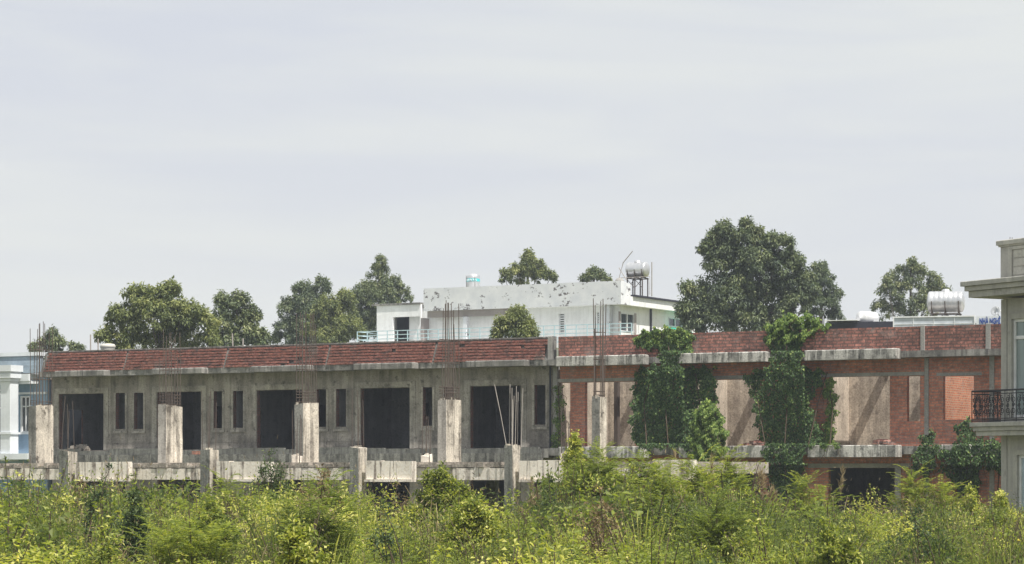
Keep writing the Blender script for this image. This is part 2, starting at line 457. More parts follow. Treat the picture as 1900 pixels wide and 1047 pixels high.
part('cornice', MB().box(uL - .3, uR + .05, -.2, .55, zc(4.09), zc(4.31)), M['cornice'], GT)
for (a, b) in [(100, 193), (280, 375), (465, 571), (655, 766), (862, 973)]:
    part('door_canopy', MB().bevbox(A.U(a, 1), A.U(b, 1), .552, 1.0, zc(4.085), zc(4.315), .03), M['cornice'], GT)
for (a, b) in doors:      # raised cement frames round the doorways
    ua, ub = A.U(a), A.U(b); t = .26
    part('door_surround', MB().box(ua - t, ua - .02, .002, .03, zc(1.3), zc(3.4)).box(ub + .02, ub + t, .002, .03, zc(1.0), zc(3.4)).box(ua - t, ub + t, .002, .03, zc(3.403), zc(3.62)), M['pilaster'], GT)
for (a, b) in wins:
    ua, ub = A.U(a), A.U(b)
    part('window_surround', MB().box(ua - .1, ua - .01, .002, .022, zc(1.8), zc(3.39)).box(ub + .01, ub + .1, .002, .022, zc(1.8), zc(3.39)).box(ua - .12, ub + .12, .002, .05, zc(1.70), zc(1.797)), M['pilaster'], GT)
# mansard strip with stepped tile courses
for i in range(5):
    a, b = jx[i] + (.05 if i else .0), jx[i + 1] - .12
    n = 7; z0, z1 = zc(4.312), zc(5.13); q = MB(); rr = random.Random(500 + i)
    q.prism([(.47, z0), (.10, z1), (-.1, z1), (-.1, z0)], a + .02, b - .02, m=1)
    dz_ = (z1 - z0) / n
    for k in range(n):
        vf = .53 - .37 * k / n; u_ = a; ue_ = b + .0
        while u_ < ue_:
            w_ = rr.uniform(.18, .30); e_ = min(u_ + w_ - .012, ue_)
            if rr.random() > .012:
                j_ = rr.gauss(0, .012); zt_ = z0 + dz_ * (k + 1) - dz_ * .24 + rr.gauss(0, .006)
                if e_ - u_ > .03: q.box(u_, e_, vf - .14, vf + .05 + j_, z0 + dz_ * k + rr.uniform(0, .012), zt_)
            u_ += w_
    part('roof_strip', q, [M['tiles'], M['greyslab']], GT)
    part('roof_joint', MB().prism([(.44, z0), (.10, z1 + .01), (-.1, z1 + .01), (-.1, z0)], b + .003, b + .17), M['greyslab'], GT)
part('roof_ridge', MB().box(uL - .1, uR, -.18, .17, zc(5.145), zc(5.20)), M['cornice'], GT)
part('end_gable', MB().prism([(.50, zc(4.312)), (.12, zc(5.14)), (-.2, zc(5.14)), (-.2, zc(4.312))], uL - .22, uL - .01), M['greyslab'], GT)
part('flat_roof', MB().box(uL, uR, -12, -.23, zc(3.95), zc(4.2)), M['greyslab'], GT)
part('upper_floor', MB().box(uL, uR, -12, -.23, zc(.72), zc(.98)), M['dimwall'], GT)
part('balcony_slab', MB().box(uL, uR + .1, .003, 1.0, zc(.62), zc(.96)), M['greyslab'], GT)
kb = MB()
kb.box(uL, uR + .1, .95, 1.08, zc(.46), zc(.80))
part('balcony_kerb', kb, M['kerb'], GT)
# low broken parapet of the balcony, ragged top
rr = random.Random(3)
u = uL + .1; seg = []
while u < uR - .3:
    wdt = rr.uniform(.5, 1.5)
    seg.append((u, min(u + wdt, uR - .05), zc(.80) + rr.choice([.16, .19, .22, .25, .12]), rr.random() < .22)); u += wdt
q = MB()
for (a, b, z, isb) in seg:
    if isb: part('brick_patch', MB().box(a, b - .004, .90, 1.03, zc(.803), z), M['brick'], GT)
    else: q.box(a, b - .004, .90, 1.02, zc(.803), z)
part('low_balcony_wall', q, M['greyslab'], GT)
for k in range(6):
    ua, ub = (jx[k] - .09 if k else uL + .005), ((jx[k] + .09) if k < 5 else uR - .005)
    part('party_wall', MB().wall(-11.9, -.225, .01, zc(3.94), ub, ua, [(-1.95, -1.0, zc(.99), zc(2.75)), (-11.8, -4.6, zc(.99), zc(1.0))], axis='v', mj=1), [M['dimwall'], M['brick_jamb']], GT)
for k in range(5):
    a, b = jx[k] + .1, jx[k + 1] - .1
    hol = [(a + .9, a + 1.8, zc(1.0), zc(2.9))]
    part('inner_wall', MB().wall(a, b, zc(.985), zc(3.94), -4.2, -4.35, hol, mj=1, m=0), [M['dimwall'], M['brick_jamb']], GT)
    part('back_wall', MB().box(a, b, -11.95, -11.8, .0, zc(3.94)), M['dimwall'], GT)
part('downpipe', MB().tube([(A.U(1021, .1), -.1, zc(.9)), (A.U(1021, .1), -.1, zc(4.08))], .04, 6), M['dark_in'], GT)

# small holes and debris on the slab
def rubble(name, label, cat, fr, x, v, z, n, size, m, spread=.5, seed=1, group=None):
    r = random.Random(seed); q = MB(); u0 = fr.U(x, v)
    for _ in range(n):
        s1, s2, s3 = size * r.uniform(.5, 1), size * r.uniform(.5, 1), size * r.uniform(.3, .6)
        cx, cv = u0 + r.gauss(0, spread * .5), v + r.gauss(0, .12); hz = z + max(0, (spread - abs(cx - u0)) * .35) * r.random()
        i = len(q.v); a = r.uniform(0, 3.1)
        q.box(-s1 / 2, s1 / 2, -s2 / 2, s2 / 2, 0, s3)
        for j in range(i, i + 8):
            x_, y_, z_ = q.v[j]; jj = r.uniform(.8, 1.15)
            q.v[j] = (cx + (x_ * math.cos(a) - y_ * math.sin(a)) * jj, -cv + (x_ * math.sin(a) + y_ * math.cos(a)) * jj, hz + z_ * jj)
    return single(name, q, m, fr, (u0, v, z), label, cat, group)
rubble('rubble_pile', 'grey heap of rubble and cloth in the leftmost dark doorway', 'rubble', A, 148, .3, zc(.965), 26, .22, M['rubble'], .6, 4)
rubble('brick_pile', 'loose red bricks on the slab edge below the widest sunlit cream opening', 'bricks', A, 1636, .7, zc(1.03), 16, .24, M['brick_dark'], .35, 6)
rubble('brick_pile', 'loose red bricks on the slab edge left of the wide hanging vine column', 'bricks', A, 1400, .75, zc(1.03), 12, .22, M['brick_dark'], .4, 9)

# ================================================================== BRICK SHELL (right)
bL, bR = A.U(1028), A.U(1985)
BS = thing('brick_shell', 'roofless red brick terrace shell with open cream rooms behind and vines hanging down it', 'terrace', A, (bL, 0, 0))
bh = [(1038, 1058, 1.0, 3.45), (1085, 1178, 1.0, 3.45), (1283, 1303, 1.0, 3.45), (1322, 1408, 1.0, 3.45), (1540, 1651, 1.0, 3.47), (1683, 1707, 1.86, 3.45), (1750, 1807, 1.9, 3.42), (1905, 1925, 1.9, 3.4),
      (1085, 1178, -2.8, .2), (1325, 1412, -2.8, .2), (1537, 1660, -2.8, .22), (1772, 1816, -2.8, .2)]
w = MB().wall(bL + .25, bR, 0, zc(4.09), 0, -.22, [(A.U(a), A.U(b), zc(c), zc(d)) for a, b, c, d in bh])
part('facade_wall', w, M['brick'], BS)
for a, b in ((1026, 1034.5), (1715.5, 1723.5), (1836, 1845)):
    ua, ub = A.U(a), A.U(b)
    part('pillar', MB().bevbox(ua, ub, -.1, .035, 0, zc(4.085), .012), M['lintel'], BS)
    part('pillar', MB().bevbox(ua, ub, .10, .435, zc(4.325), zc(5.2), .012), M['lintel'], BS)
for a, b in ((1035, 1212), (1255, 1489), (1493, 1715), (1738, 1822)):
    part('lintel', MB().box(A.U(a), A.U(b), .002, .03, zc(3.475 if a != 1738 else 3.43), zc(3.60 if a != 1738 else 3.54)), M['lintel'], BS)
for a, b in ((1322, 1420), (1500, 1690), (1765, 1822)):
    part('lintel', MB().box(A.U(a), A.U(b), .002, .03, zc(.222), zc(.38)), M['lintel'], BS)
part('jamb_post', MB().box(A.U(1661), A.U(1672), .002, .03, 0, zc(.22)), M['lintel'], BS)
part('cornice', MB().box(bL, bR, -.2, .55, zc(4.09), zc(4.32)), M['cornice'], BS)
for a, b in ((1030, 1194), (1259, 1420), (1491, 1663)):
    part('door_canopy', MB().bevbox(A.U(a, 1), A.U(b, 1), .552, 1.0, zc(4.04), zc(4.40), .03), M['slabedge'], BS)
part('parapet', MB().box(bL + .4, bR, .12, .40, zc(4.323), zc(5.17)), M['brick_dark'], BS)
part('parapet_end', MB().box(A.U(1029), A.U(1035), .1, .42, zc(4.323), zc(5.2)), M['cornice'], BS)
part('floor_slab', MB().box(bL, bR, -11.9, .5, zc(.70), zc(.985)), M['cornice'], BS)
for a, b in ((1035, 1194), (1259, 1422), (1498, 1663), (1738, 1798), (1880, 1960)):
    part('balcony_slab', MB().bevbox(A.U(a, 1.05), A.U(b, 1.05), .502, 1.05, zc(.60), zc(1.02), .02), M['slabedge'], BS)
pw = [A.U(1032), A.U(1259), A.U(1491), A.U(1720), A.U(1955)]
for k, p in enumerate(pw):
    mt = M['brick_in'] if k == 3 else M['plaster']
    hol = [(-5.35, -4.95, zc(.99), zc(3.6))] if k == 0 else []
    part('party_wall', MB().wall(-11.9, -.225, zc(.99), zc(3.95), p + .08, p - .08, hol, axis='v'), mt, BS, 'unplastered party wall of bright sunlit brick' if k == 3 else None)
    part('party_wall', MB().box(p - .08, p + .08, -11.9, -.225, 0, zc(.695)), M['dimwall'], BS)
for k in range(4):
    a, b = pw[k] + .085, pw[k + 1] - .085
    bk = -4.2 if k != 3 else -5.5
    part('back_wall', MB().box(a, b, bk - .15, bk, zc(.99), zc(3.96)), M['brick_in'] if k == 3 else M['plaster'], BS)
    part('lower_back_wall', MB().box(a, b, -6.1, -6, 0, zc(.695)), M['dimwall'], BS)
    for fq in (.30, .74):
        ub = a + (b - a) * fq
        part('roof_beam', MB().box(ub, ub + .22, bk + .003, -.225, zc(3.62), zc(3.95)), M['lintel'], BS)
part('door_side_pier', MB().box(A.U(1139, -3), A.U(1139, -3) + .16, -3.2, -3.0, zc(.99), zc(3.6)), M['rust'], BS)
part('corbel_row', MB().box(A.U(1752), A.U(1752) + 2.5, -4.2, -4.0, zc(2.95), zc(3.03)).box(A.U(1752), A.U(1752) + 2.5, -4.2, -4.02, zc(2.28), zc(2.34)), M['brick_dark'], BS)

# ================================================================== CONCRETE FRAME in front
V1, V2 = 21.9, 26.4
f0 = A.U(-75, V2)
CF = thing('concrete_frame', 'pale concrete frame of stub columns and streaked beams before the grey terrace', 'concrete frame', A, (f0, V1, 0))
slabL, slabR = A.U(-75, 24), A.U(1287, 25.2)
part('slab', MB().box(slabL, slabR, 20.3, 25.55, zc(.02), zc(.33)), M['rubble'], CF)
def streaky_beam(a, b, vf, z0, z1, ledge):
    q = MB()
    n = max(1, int((b - a) / .45)); r = random.Random(int(a * 100))
    # formwork panels: each a hair proud of or behind its neighbour
    for i in range(n):
        p, s = a + (b - a) * i / n, a + (b - a) * (i + 1) / n - .012
        q.box(p, s, vf - .22, vf + r.uniform(-.008, .008), z0, z1 + r.uniform(-.012, .012))
    q.box(a + .01, b - .02, vf - .25, vf - .05, z0 + .01, z1 - .03)
    if ledge: q.box(a, b, vf - .2, vf + .07, z0 - .07, z0 - .003)
    return q
for a, b, up in ((139, 237, 0), (402, 500, 0), (678, 765, 0), (963, 1066, 0), (1212, 1287, 0)):
    part('beam', streaky_beam(A.U(a, V2 - .1), A.U(b, V2 - .1), V2 - .1, zc(-.14), zc(.36), True), M['cream'], CF)
for a, b in ((-75, 110), (238, 372), (501, 650), (766, 937), (1067, 1211)):
    part('beam', streaky_beam(A.U(a, V2 - .6), A.U(b, V2 - .6), V2 - .6, zc(-.16), zc(.17), False), M['cream'], CF)
    q = MB(); r = random.Random(a); u = A.U(a, V2 - .6); ue = A.U(b, V2 - .6)
    while u < ue:
        du = r.uniform(.08, .3); q.box(u, min(u + du, ue), V2 - .95, V2 - .58 + r.uniform(-.05, .03), zc(.185), zc(.24 + r.uniform(0, .09))); u += du * .93
    part('rubble_lip', q, M['rubble'], CF)
def rough_post(u0, u1, v0, v1, z0, z1, seed, front=False):
    """a cast column: slightly uneven faces and a broken top"""
    r = random.Random(seed); q = MB(); n = max(3, int((z1 - z0) / .35)); i0 = len(q.v)
    for k in range(n + 1):
        z = z0 + (z1 - z0) * k / n
        for (a, b) in ((u0, v1), (u1, v1), (u1, v0), (u0, v0)):
            q.v.append((a + r.uniform(-.008, .008), -(b + r.uniform(-.008, .008)), z + (r.uniform(-.05, .03) if k == n else 0)))
    for k in range(n):
        for j in range(4):
            a = i0 + k * 4 + j; c = i0 + k * 4 + (j + 1) % 4
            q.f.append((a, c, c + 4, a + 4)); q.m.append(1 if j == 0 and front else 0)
    q.f.append(tuple(i0 + n * 4 + j for j in range(4))); q.m.append(0)
    q.f.append(tuple(i0 + 3 - j for j in range(4))); q.m.append(0)
    for _ in range(5):
        cu, cv = r.uniform(u0 + .03, u1 - .06), r.uniform(v0 + .03, v1 - .06); q.box(cu, cu + .06, cv, cv + .07, z1 - .06, z1 + r.uniform(.0, .05))
    return q
def rods(q, pts, z0, tops, lean, r, rd=.0135):
    for (u, v), zt in zip(pts, tops):
        l1, l2 = r.gauss(0, lean), r.gauss(0, lean)
        h = zt - z0
        q.tube([(u, -v, z0), (u + l1 * h * .4, -v + l2 * h * .4, z0 + h * .5), (u + l1 * h, -v + l2 * h, zt)], rd, 4)
for i, (a, b, ytop, yr) in enumerate([(53, 67, 752, 592), (293, 308, 752, 612), (546.5, 562, 748, 575), (812, 828, 740, 556), (1098, 1113, 736, 552)]):
    u0, u1 = A.U(a, V1), A.U(b, V1)
    dp = .86 if i < 4 else .42
    z1 = A.Z(a, ytop, V1)
    col = part('column', rough_post(u0, u1, V1 - dp, V1, zc(.331), z1, i + 20, True), [M['column'], M['post'] if i in (0, 2, 4) else M['colfront_shaded']], CF)  # front faces darker than the rest: shade painted in, with some grime
    r = random.Random(40 + i); q = MB()
    pts = [(u0 + .04 + (u1 - u0 - .08) * e, V1 - .05 - (dp - .1) * k / 5) for k in range(6) for e in (0, 1)]
    r.shuffle(pts); pts = pts[:11 if i < 4 else 8]
    zt = A.Z(a, yr, V1)
    tops = [zt - abs(r.gauss(0, .2)) if r.random() < .75 else z1 + (zt - z1) * r.uniform(.45, .8) for _ in pts]
    if i == 0: tops = [zt - r.uniform(0, .7) for _ in pts]
    rods(q, pts, z1 - .1, tops, .012, r)
    # stirrups: close near the bottom, one or two sagging higher up
    zs = [z1 + .05 + .10 * k for k in range(4 if i in (1, 2, 3) else 2)] + [z1 + r.uniform(.8, 1.1), z1 + r.uniform(1.3, 1.9)]
    for z in zs:
        t = r.uniform(-.02, .02)
        c = [(u0 + .03, V1 - .04), (u1 - .03, V1 - .04), (u1 - .03, V1 - dp + .04), (u0 + .03, V1 - dp + .04)]
        for k in range(4):
            p, s = c[k], c[(k + 1) % 4]; q.tube([(p[0], -p[1], z + t * k), (s[0], -s[1], z + t * (k + 1) * .7)], .009, 4)
    if i in (1, 2, 3):
        for k in range(6):
            vv = V1 - .06 - (dp - .12) * (k + .5) / 6
            q.tube([(u1 - .03, -vv, z1 - .05), (u1 - .03, -vv, z1 + .42)], .010, 4)
    part('rebar_cage', q, M['rust'], col)
for i, (a, b, c, ytop, yr) in enumerate([(109, 126, 139, 838, 735), (371, 389, 402, 833, 726), (648.6, 665, 678, 829, 722), (935.6, 951, 963, 826, 713)]):
    u0, u1 = A.U(a, V2), A.U(b, V2); z1 = A.Z(a, ytop, V2)
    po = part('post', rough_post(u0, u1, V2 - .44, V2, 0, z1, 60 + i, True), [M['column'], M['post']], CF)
    r = random.Random(70 + i); q = MB()
    pts = [(u0 + .05, V2 - .06), (u1 - .05, V2 - .06), (u1 - .05, V2 - .36), (u0 + .05, V2 - .36), (u0 + .14, V2 - .2)][:4 + i % 2]
    zt = A.Z(a, yr, V2)
    if i < 3: rods(q, pts, z1 - .1, [zt - r.uniform(0, .5) if k else zt for k in range(len(pts))], .02, r, .0115)
    else:
        for k, (u, v) in enumerate(pts):
            dx = [-.38, .0, .02, .05, .0][k]
            q.tube([(u, -v, z1 - .1), (u + dx * .5, -v, (z1 + zt) / 2), (u + dx, -v, zt - .1 * k)], .0105, 4)
        for k in range(3):
            q.tube([(u0 + .1 + .12 * k, -V2 + .1 + .1 * k, z1 - .1), (u0 + .12 + .14 * k, -V2 + .1 + .1 * k, zt - .05 * k)], .0105, 4)
    part('rebar_bundle', q, M['rust'] if i < 3 else M['pale_rod'], po, None if i < 3 else 'pale rods, one of them leaning')
for i, (a, v, yt) in enumerate(((778, 23.5, 752), (538, 23.5, 762), (1036, 24.5, 748))):
    u0 = A.U(a, v)
    po = part('stub_post', rough_post(u0 + .05, u0 + .28, v - .25, v, zc(.331), zc(.55), 90 + i), M['cream'], CF)
    q = MB(); r = random.Random(95 + i)
    pts = [(u0 + .07 + .06 * k, v - .05 - .15 * (k % 2)) for k in range(5)]
    rods(q, pts, zc(.3), [A.Z(a, yt, v) - r.uniform(0, .6) if k else A.Z(a, yt, v) for k in range(5)], .03, r, .0115)
    part('rebar_bundle', q, M['rust'], po)
for i, x in enumerate([20, 300, 590, 900, 1180]):
    u0 = A.U(x, 21)
    part('ground_post', rough_post(u0, u0 + .25, 20.6, 20.9, 0, zc(.0), 110 + i), M['post'], CF)

# ================================================================== BLUE AND WHITE HOUSE (left edge)
M['blue_wall'] = concrete('blue_render', (.24, .34, .45), (.15, .21, .28), .4, 5, .4, fine=.1)
M['blue_tile'] = concrete('grey_blue_tiles', (.30, .37, .43), (.18, .22, .26), .6, 3, .7)
M['white_render'] = concrete('white_render', (.70, .73, .76), (.48, .50, .53), .25, 4, .3, fine=.08)
h0, h1 = A.U(-110), A.U(88)
BH = thing('blue_house', 'finished blue and white house with classical pier and white window at the left edge', 'house', A, (h0, 0, 0))
wy = lambda x, y, v=0: A.Z(x, y, v)
hw = [(A.U(41), A.U(55), wy(45, 800), wy(45, 738)), (A.U(-30), A.U(4), wy(0, 838), wy(0, 725))]
part('wall', MB().wall(h0, h1, 0, wy(40, 700), 0, -.2, hw), M['blue_wall'], BH)
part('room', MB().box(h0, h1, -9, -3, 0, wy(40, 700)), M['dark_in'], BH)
prof = []
z0, z1 = wy(30, 694), wy(30, 662)
for k in range(4):
    za, zb = z0 + (z1 - z0) * k / 4, z0 + (z1 - z0) * (k + 1) / 4; vf = .5 - .09 * k
    prof += [(vf, za), (vf - .02, zb - .01), (vf - .08, zb - .01)]
part('roof', MB().prism(prof + [(-.1, z1), (-.1, z0)], h0, A.U(78)), M['blue_tile'], BH)
part('roof_cap', MB().box(h0, A.U(80), -.3, .3, z1 + .003, wy(30, 655)), M['white_render'], BH)
part('cornice', MB().box(h0, A.U(70), -.1, .60, wy(50, 708), wy(50, 695)).box(h0, A.U(72), -.1, .52, wy(50, 713), wy(50, 708.3)), M['white_render'], BH)
pr = MB(); pa, pb = A.U(0, 1.15), A.U(19, 1.15)
pr.bevbox(pa, pb, .605, 1.15, zc(.55), wy(10, 708, 1.1), .02)
pier = part('pier', pr, M['white_render'], BH)
cp = MB()
for (y0, y1, e) in ((708, 702, .05), (701.8, 694, .12), (693.8, 690, .06), (689.8, 678, .16)):
    cp.box(pa - e, pb + e, .5, 1.15 + e, wy(10, y0, 1.1), wy(10, y1, 1.1))
part('moulding', MB().box(pa - .05, pb + .05, .55, 1.19, wy(10, 806, 1.1), wy(10, 802, 1.1)), M['white_render'], pier)
part('capital', cp, M['white_render'], pier)
part('string_course', MB().box(h0, h1, .003, .08, wy(50, 732), wy(50, 728)).box(h0, h1, .003, .1, wy(50, 806), wy(50, 802)), M['white_render'], BH)
part('base_band', MB().box(h0, h1, .003, 1.3, wy(50, 853), wy(50, 842)), M['white_render'], BH)
for (a, b, ya, yb) in ((39, 57, 803, 735), (-32, 5, 840, 722)):
    a, b, ya, yb = A.U(a), A.U(b), wy(45, ya), wy(45, yb)
    fr = MB(); t = .07
    fr.box(a, a + t, -.12, .04, ya, yb).box(b - t, b, -.12, .04, ya, yb).box(a + t, b - t, -.12, .04, ya, ya + t).box(a + t, b - t, -.12, .04, yb - t, yb)
    fr.box(a + t, b - t, -.1, .02, ya + (yb - ya) * .7, ya + (yb - ya) * .7 + .05).box((a + b) / 2 - .03, (a + b) / 2 + .03, -.1, .015, ya + t, yb - t)
    wf = part('window_frame', fr, M['white_frame'], BH)
    part('pane', MB().box(a + t, b - t, -.08, -.06, ya + t, yb - t), M['glass'], wf)

# ================================================================== WHITE HOUSE behind
PV = .9
pz = lambda y, x=1150, v=PV: TB.Z(x, y, v)
PZ0, PZ1 = pz(564.5), pz(521)
pL, pR = TB.U(786, PV), TB.U(1152, PV)
uC = pR - .55
wbase = (TB.U(699, .3), 0, 0)
M['peel'] = None
PZ0s, PZ1s = PZ0, PZ1
PZ0, PZ1 = PZ0s, PZ1s
M['peel'] = peel_mat()
WH = thing('white_house', 'weathered white flat-roofed house with peeling parapet rising behind the terraces', 'house', TB, wbase)
fz = TB.Z(1100, 640, 0)    # balcony floor
wl = TB.U(781, 0)
hl = [(TB.U(1037), TB.U(1048), TB.Z(1042, 622), TB.Z(1042, 583)), (TB.U(1107), TB.U(1113), TB.Z(1110, 618), TB.Z(1110, 580))]
part('front_wall', MB().wall(wl, uC, 0, PZ0 + .1, 0, -.2, hl), M['white_paint'], WH)
Vc = lambda x: TB.V(x, uC)
zu = lambda y, x: TB.Zu(y, uC, Vc(x))
vb1, vb2 = Vc(1206), Vc(1290)
hr = [(Vc(1176), Vc(1151), zu(616, 1160), zu(581, 1160)), (Vc(1265), Vc(1240), zu(607, 1250), zu(590, 1250))]
part('side_wall', MB().wall(vb2, -.2, 0, PZ0 + .1, uC, uC - .2, hr, axis='v'), M['white_paint'], WH)
part('parapet', MB().box(pL, pR, PV - .16, PV, PZ0, PZ1), M['peel'], WH)
vt, ve = TB.V(1170, pR), TB.V(1285, pR)
zlow = TB.Zu(550, pR, vt)
part('parapet', MB().prism([(PV - .162, PZ0), (PV - .162, PZ1), (PV - .4, PZ1), (vt, PZ1 - .15), (vt, PZ0)], pR - .16, pR), M['peel'], WH)
part('parapet', MB().box(pR - .16, pR, ve, vt - .003, PZ0, zlow), M['white_paint'], WH)
part('roof_slab', MB().box(pL, pR - .17, ve, PV - .17, PZ0 + .003, PZ0 + .16), M['white_paint'], WH)
part('roof_sheet', MB().box(pR - 4, pR + .14, ve - .3, vt - .3, zlow + .01, zlow + .12), M['dark_metal'], WH)
part('soffit_beam', MB().box(pL + .1, TB.U(945, .5), .35, .6, PZ0 - .42, PZ0 - .003), M['pink_wall'], WH)
part('fin_wall', MB().box(TB.U(781, .7), TB.U(786, .7), 0.003, .72, 0, PZ0 - .43), M['pink_wall'], WH)
part('fin_wall', MB().box(TB.U(939, .7), TB.U(944, .7), 0.003, .72, TB.Z(940, 585, .5), PZ0 - .003), M['pink_wall'], WH)
part('pillar', MB().bevbox(TB.U(859, .7), TB.U(866, .7), .4, .74, fz, PZ0 - .43, .02), M['peel'], WH)
part('pillar', MB().bevbox(TB.U(1121, .4), TB.U(1132, .4), .003, .45, fz, PZ0 - .01, .02), M['peel'], WH)
lz = TB.Z(699, 568, .3)
la, lb = TB.U(699, .3), TB.U(781, .3) - .02
part('wing_wall', MB().wall(la, lb, 0, lz, .3, .1, [(TB.U(729, .3), TB.U(779, .3), fz, TB.Z(750, 588, .3))]), M['white_paint'], WH)
part('wing_wall', MB().box(la, la + .2, -6, .095, 0, lz), M['white_paint'], WH)
part('wing_recess', MB().box(TB.U(746, .3), lb, -.75, -.6, fz, lz - .2), M['white_paint'], WH)
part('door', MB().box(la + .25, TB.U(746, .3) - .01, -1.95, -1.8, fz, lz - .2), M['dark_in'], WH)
part('wing_roof', MB().box(la - .35, lb, -6, .38, lz + .003, lz + .13), M['cornice'], WH)
part('balcony_floor', MB().box(TB.U(660, 2), uC, .46, 2.1, fz - .25, fz), M['white_paint'], WH)
q = MB(); ra, rb = TB.U(663, 2), TB.U(1172, 2)
r_ = RNG
zr0 = fz + .12; ztop = TB.Z(663, 616, 2)
for k in range(5):
    z = zr0 + (ztop - zr0) * k / 4
    q.box(ra, rb, 1.98, 2.02, z - .026, z + .026)
n = 26
for k in range(n + 1):
    u = ra + (rb - ra) * k / n; q.box(u - .025, u + .025, 1.97, 2.03, fz, ztop + .022)
for k in range(4):
    z = zr0 + (ztop - zr0) * (k + .5) / 4
q.box(ra - .02, ra + .02, -3, 1.96, ztop - .02, ztop + .02)
for k in range(4):
    z = zr0 + (ztop - zr0) * k / 4; q.box(ra - .02, ra + .02, -3, 1.96, z - .02, z + .02)
part('balcony_railing', q, M['blue_rail'], WH)
for h in hl:
    a, b, c, d = h
    fr = MB(); fr.box(a, a + .05, -.1, .03, c, d).box(b - .05, b, -.1, .03, c, d)
    for k in range(9):
        z = c + (d - c) * k / 9; fr.box(a + .05, b - .05, -.09, -.05, z, z + (d - c) / 18)
    wf = part('louvred_window', fr, M['white_frame'], WH)
    part('pane', MB().box(a + .05, b - .05, -.16, -.13, c, d), M['glass'], wf)
for i, h in enumerate(hr):
    a, b, c, d = h
    def bx(q, p0, p1, z0, z1, o0, o1): q.box(uC + o0, uC + o1, p0, p1, z0, z1)
    fr = MB(); t = .07
    bx(fr, a, a + t, c, d, -.1, .03); bx(fr, b - t, b, c, d, -.1, .03); bx(fr, a + t, b - t, c, c + t, -.1, .03); bx(fr, a + t, b - t, d - t, d, -.1, .03)
    m_ = (a + b) / 2; bx(fr, m_ - .06, m_ + .06, c + t, d - t, -.1, .02)
    wf = part('window_frame', fr, M['white_frame'], WH)
    gl = MB(); bx(gl, a + t, b - t, c + t, d - t, -.08, -.05); part('pane', gl, M['glass'], wf)
    if i == 0:
        for (p0, p1) in ((a - .28, a - .03), (b + .03, b + .28)):
            s_ = MB(); bx(s_, p0, p1, c - .05, d + .05, .003, .05); part('shutter', s_, M['pink_wall'], WH)
dp = MB(); dp.tube([(uC + .07, -Vc(1206), fz - 1), (uC + .07, -Vc(1206), PZ0)], .07, 6); part('downpipe', dp, M['dark_metal'], WH)
aw = MB(); v0_, v1_ = Vc(1272), Vc(1234); zz = zu(608, 1250)
aw.prism([(uC + .01, zz), (uC + .9, zz - .45), (uC + .9, zz - .50), (uC + .01, zz - .06)], v0_, v1_, axis='v')
aw2 = MB(); aw2.box(uC + .9, uC + .93, v0_, v1_, zz - 1.0, zz - .45); aw2.v += []
aw.box(uC + .903, uC + .93, v0_, v1_, zz - .95, zz - .46)
part('awning', aw, M['teal'], WH)
part('antenna', MB().tube([(TB.U(1147, 0), 0, PZ1 + .02), (TB.U(1155, 0), .1, PZ1 + 1.2), (TB.U(1171, 0), .2, PZ1 + 1.9)], .03, 4).tube([(TB.U(1147, 0), .1, PZ1 + .9), (TB.U(1160, 0), .2, PZ1 + .1)], .025, 4), M['pale_rod'], WH)
pb_ = MB(); pb_.lathe((TB.U(1147, .5), -.3, PZ1 - .15), (0, 0, 1), [(.30, 0), (.30, .18), (.2, .33), (.0, .38)], 14); part('roof_vent', pb_, M['lintel'], WH, smooth=True)

# ---- water tanks
def h_tank(label, fr, u, v, z, r, ln, stand_h, ribs=5, panel=True, along='u'):
    T = thing('water_tank', label, 'water tank', fr, (u, v, z - stand_h), None)
    c = (u, -v, z + r + .06)
    ax = (1, 0, 0)
    prof = [(.001, -ln / 2 - .12), (r * .45, -ln / 2 - .10), (r * .8, -ln / 2 - .05), (r * .97, -ln / 2)]
    k = ribs
    for i in range(k):
        t0, t1 = -ln / 2 + ln * i / k, -ln / 2 + ln * (i + 1) / k
        prof += [(r * .985, t0 + .02), (r, t0 + .06), (r, t1 - .06), (r * .985, t1 - .02)]
    prof += [(r * .97, ln / 2), (r * .8, ln / 2 + .05), (r * .45, ln / 2 + .10), (.001, ln / 2 + .12)]
    part('barrel', MB().lathe(c, ax, prof, 32), M['steel'], T, smooth=True)
    part('hatch', MB().lathe((u, -v, z + 2 * r + .02), (0, 0, 1), [(.22, 0), (.22, .10), (.12, .15), (.001, .16)], 16), M['steel'], T, smooth=True)
    q = MB()
    for sx in (-1, 0, 1):
        uu = u + sx * ln * .4
        pts = [(uu, -v + r * 1.03 * math.cos(a), z + r + .06 + r * 1.03 * math.sin(a)) for a in np.linspace(math.pi, 2 * math.pi, 11)]
        q.tube(pts, .025, 4)
        q.box(uu - .03, uu + .03, v - r, v + r, z - .02, z + .04)
    for sv in (-1, 1): q.box(u - ln * .45, u + ln * .45, v + sv * r * .9 - .025, v + sv * r * .9 + .025, z - .05, z + .0)
    if panel:
        for sx in (-1, 0, 1):
            uu = u + sx * ln * .4; q.box(uu - .02, uu + .02, v + r * .98, v + r * 1.03, z, z + r)
    part('cradle', q, M['rust'], T)
    if stand_h > .2:
        for sx in (-1, 0, 1):
            for sv in (-1, 1):
                part('leg', MB().box(u + sx * ln * .42 - .03, u + sx * ln * .42 + .03, v + sv * r * .8 - .03, v + sv * r * .8 + .03, z - stand_h, z - .055), M['rust'], T)
        q = MB()
        for sx in (0, 1):
            for s1, s2 in ((0, 1), (1, 0)):
                q.tube([(u + (sx - 1 + s1) * ln * .42, -v - r * .8 - .02, z - stand_h * .55), (u + (sx - 1 + s2) * ln * .42, -v - r * .8 - .02, z - .08)], .02, 4)
        part('cross_brace', q, M['rust'], T)
    return T
tr = .49
tu = TB.U(1183, -2.2)
tz = TB.Z(1183, 517, -2.2)
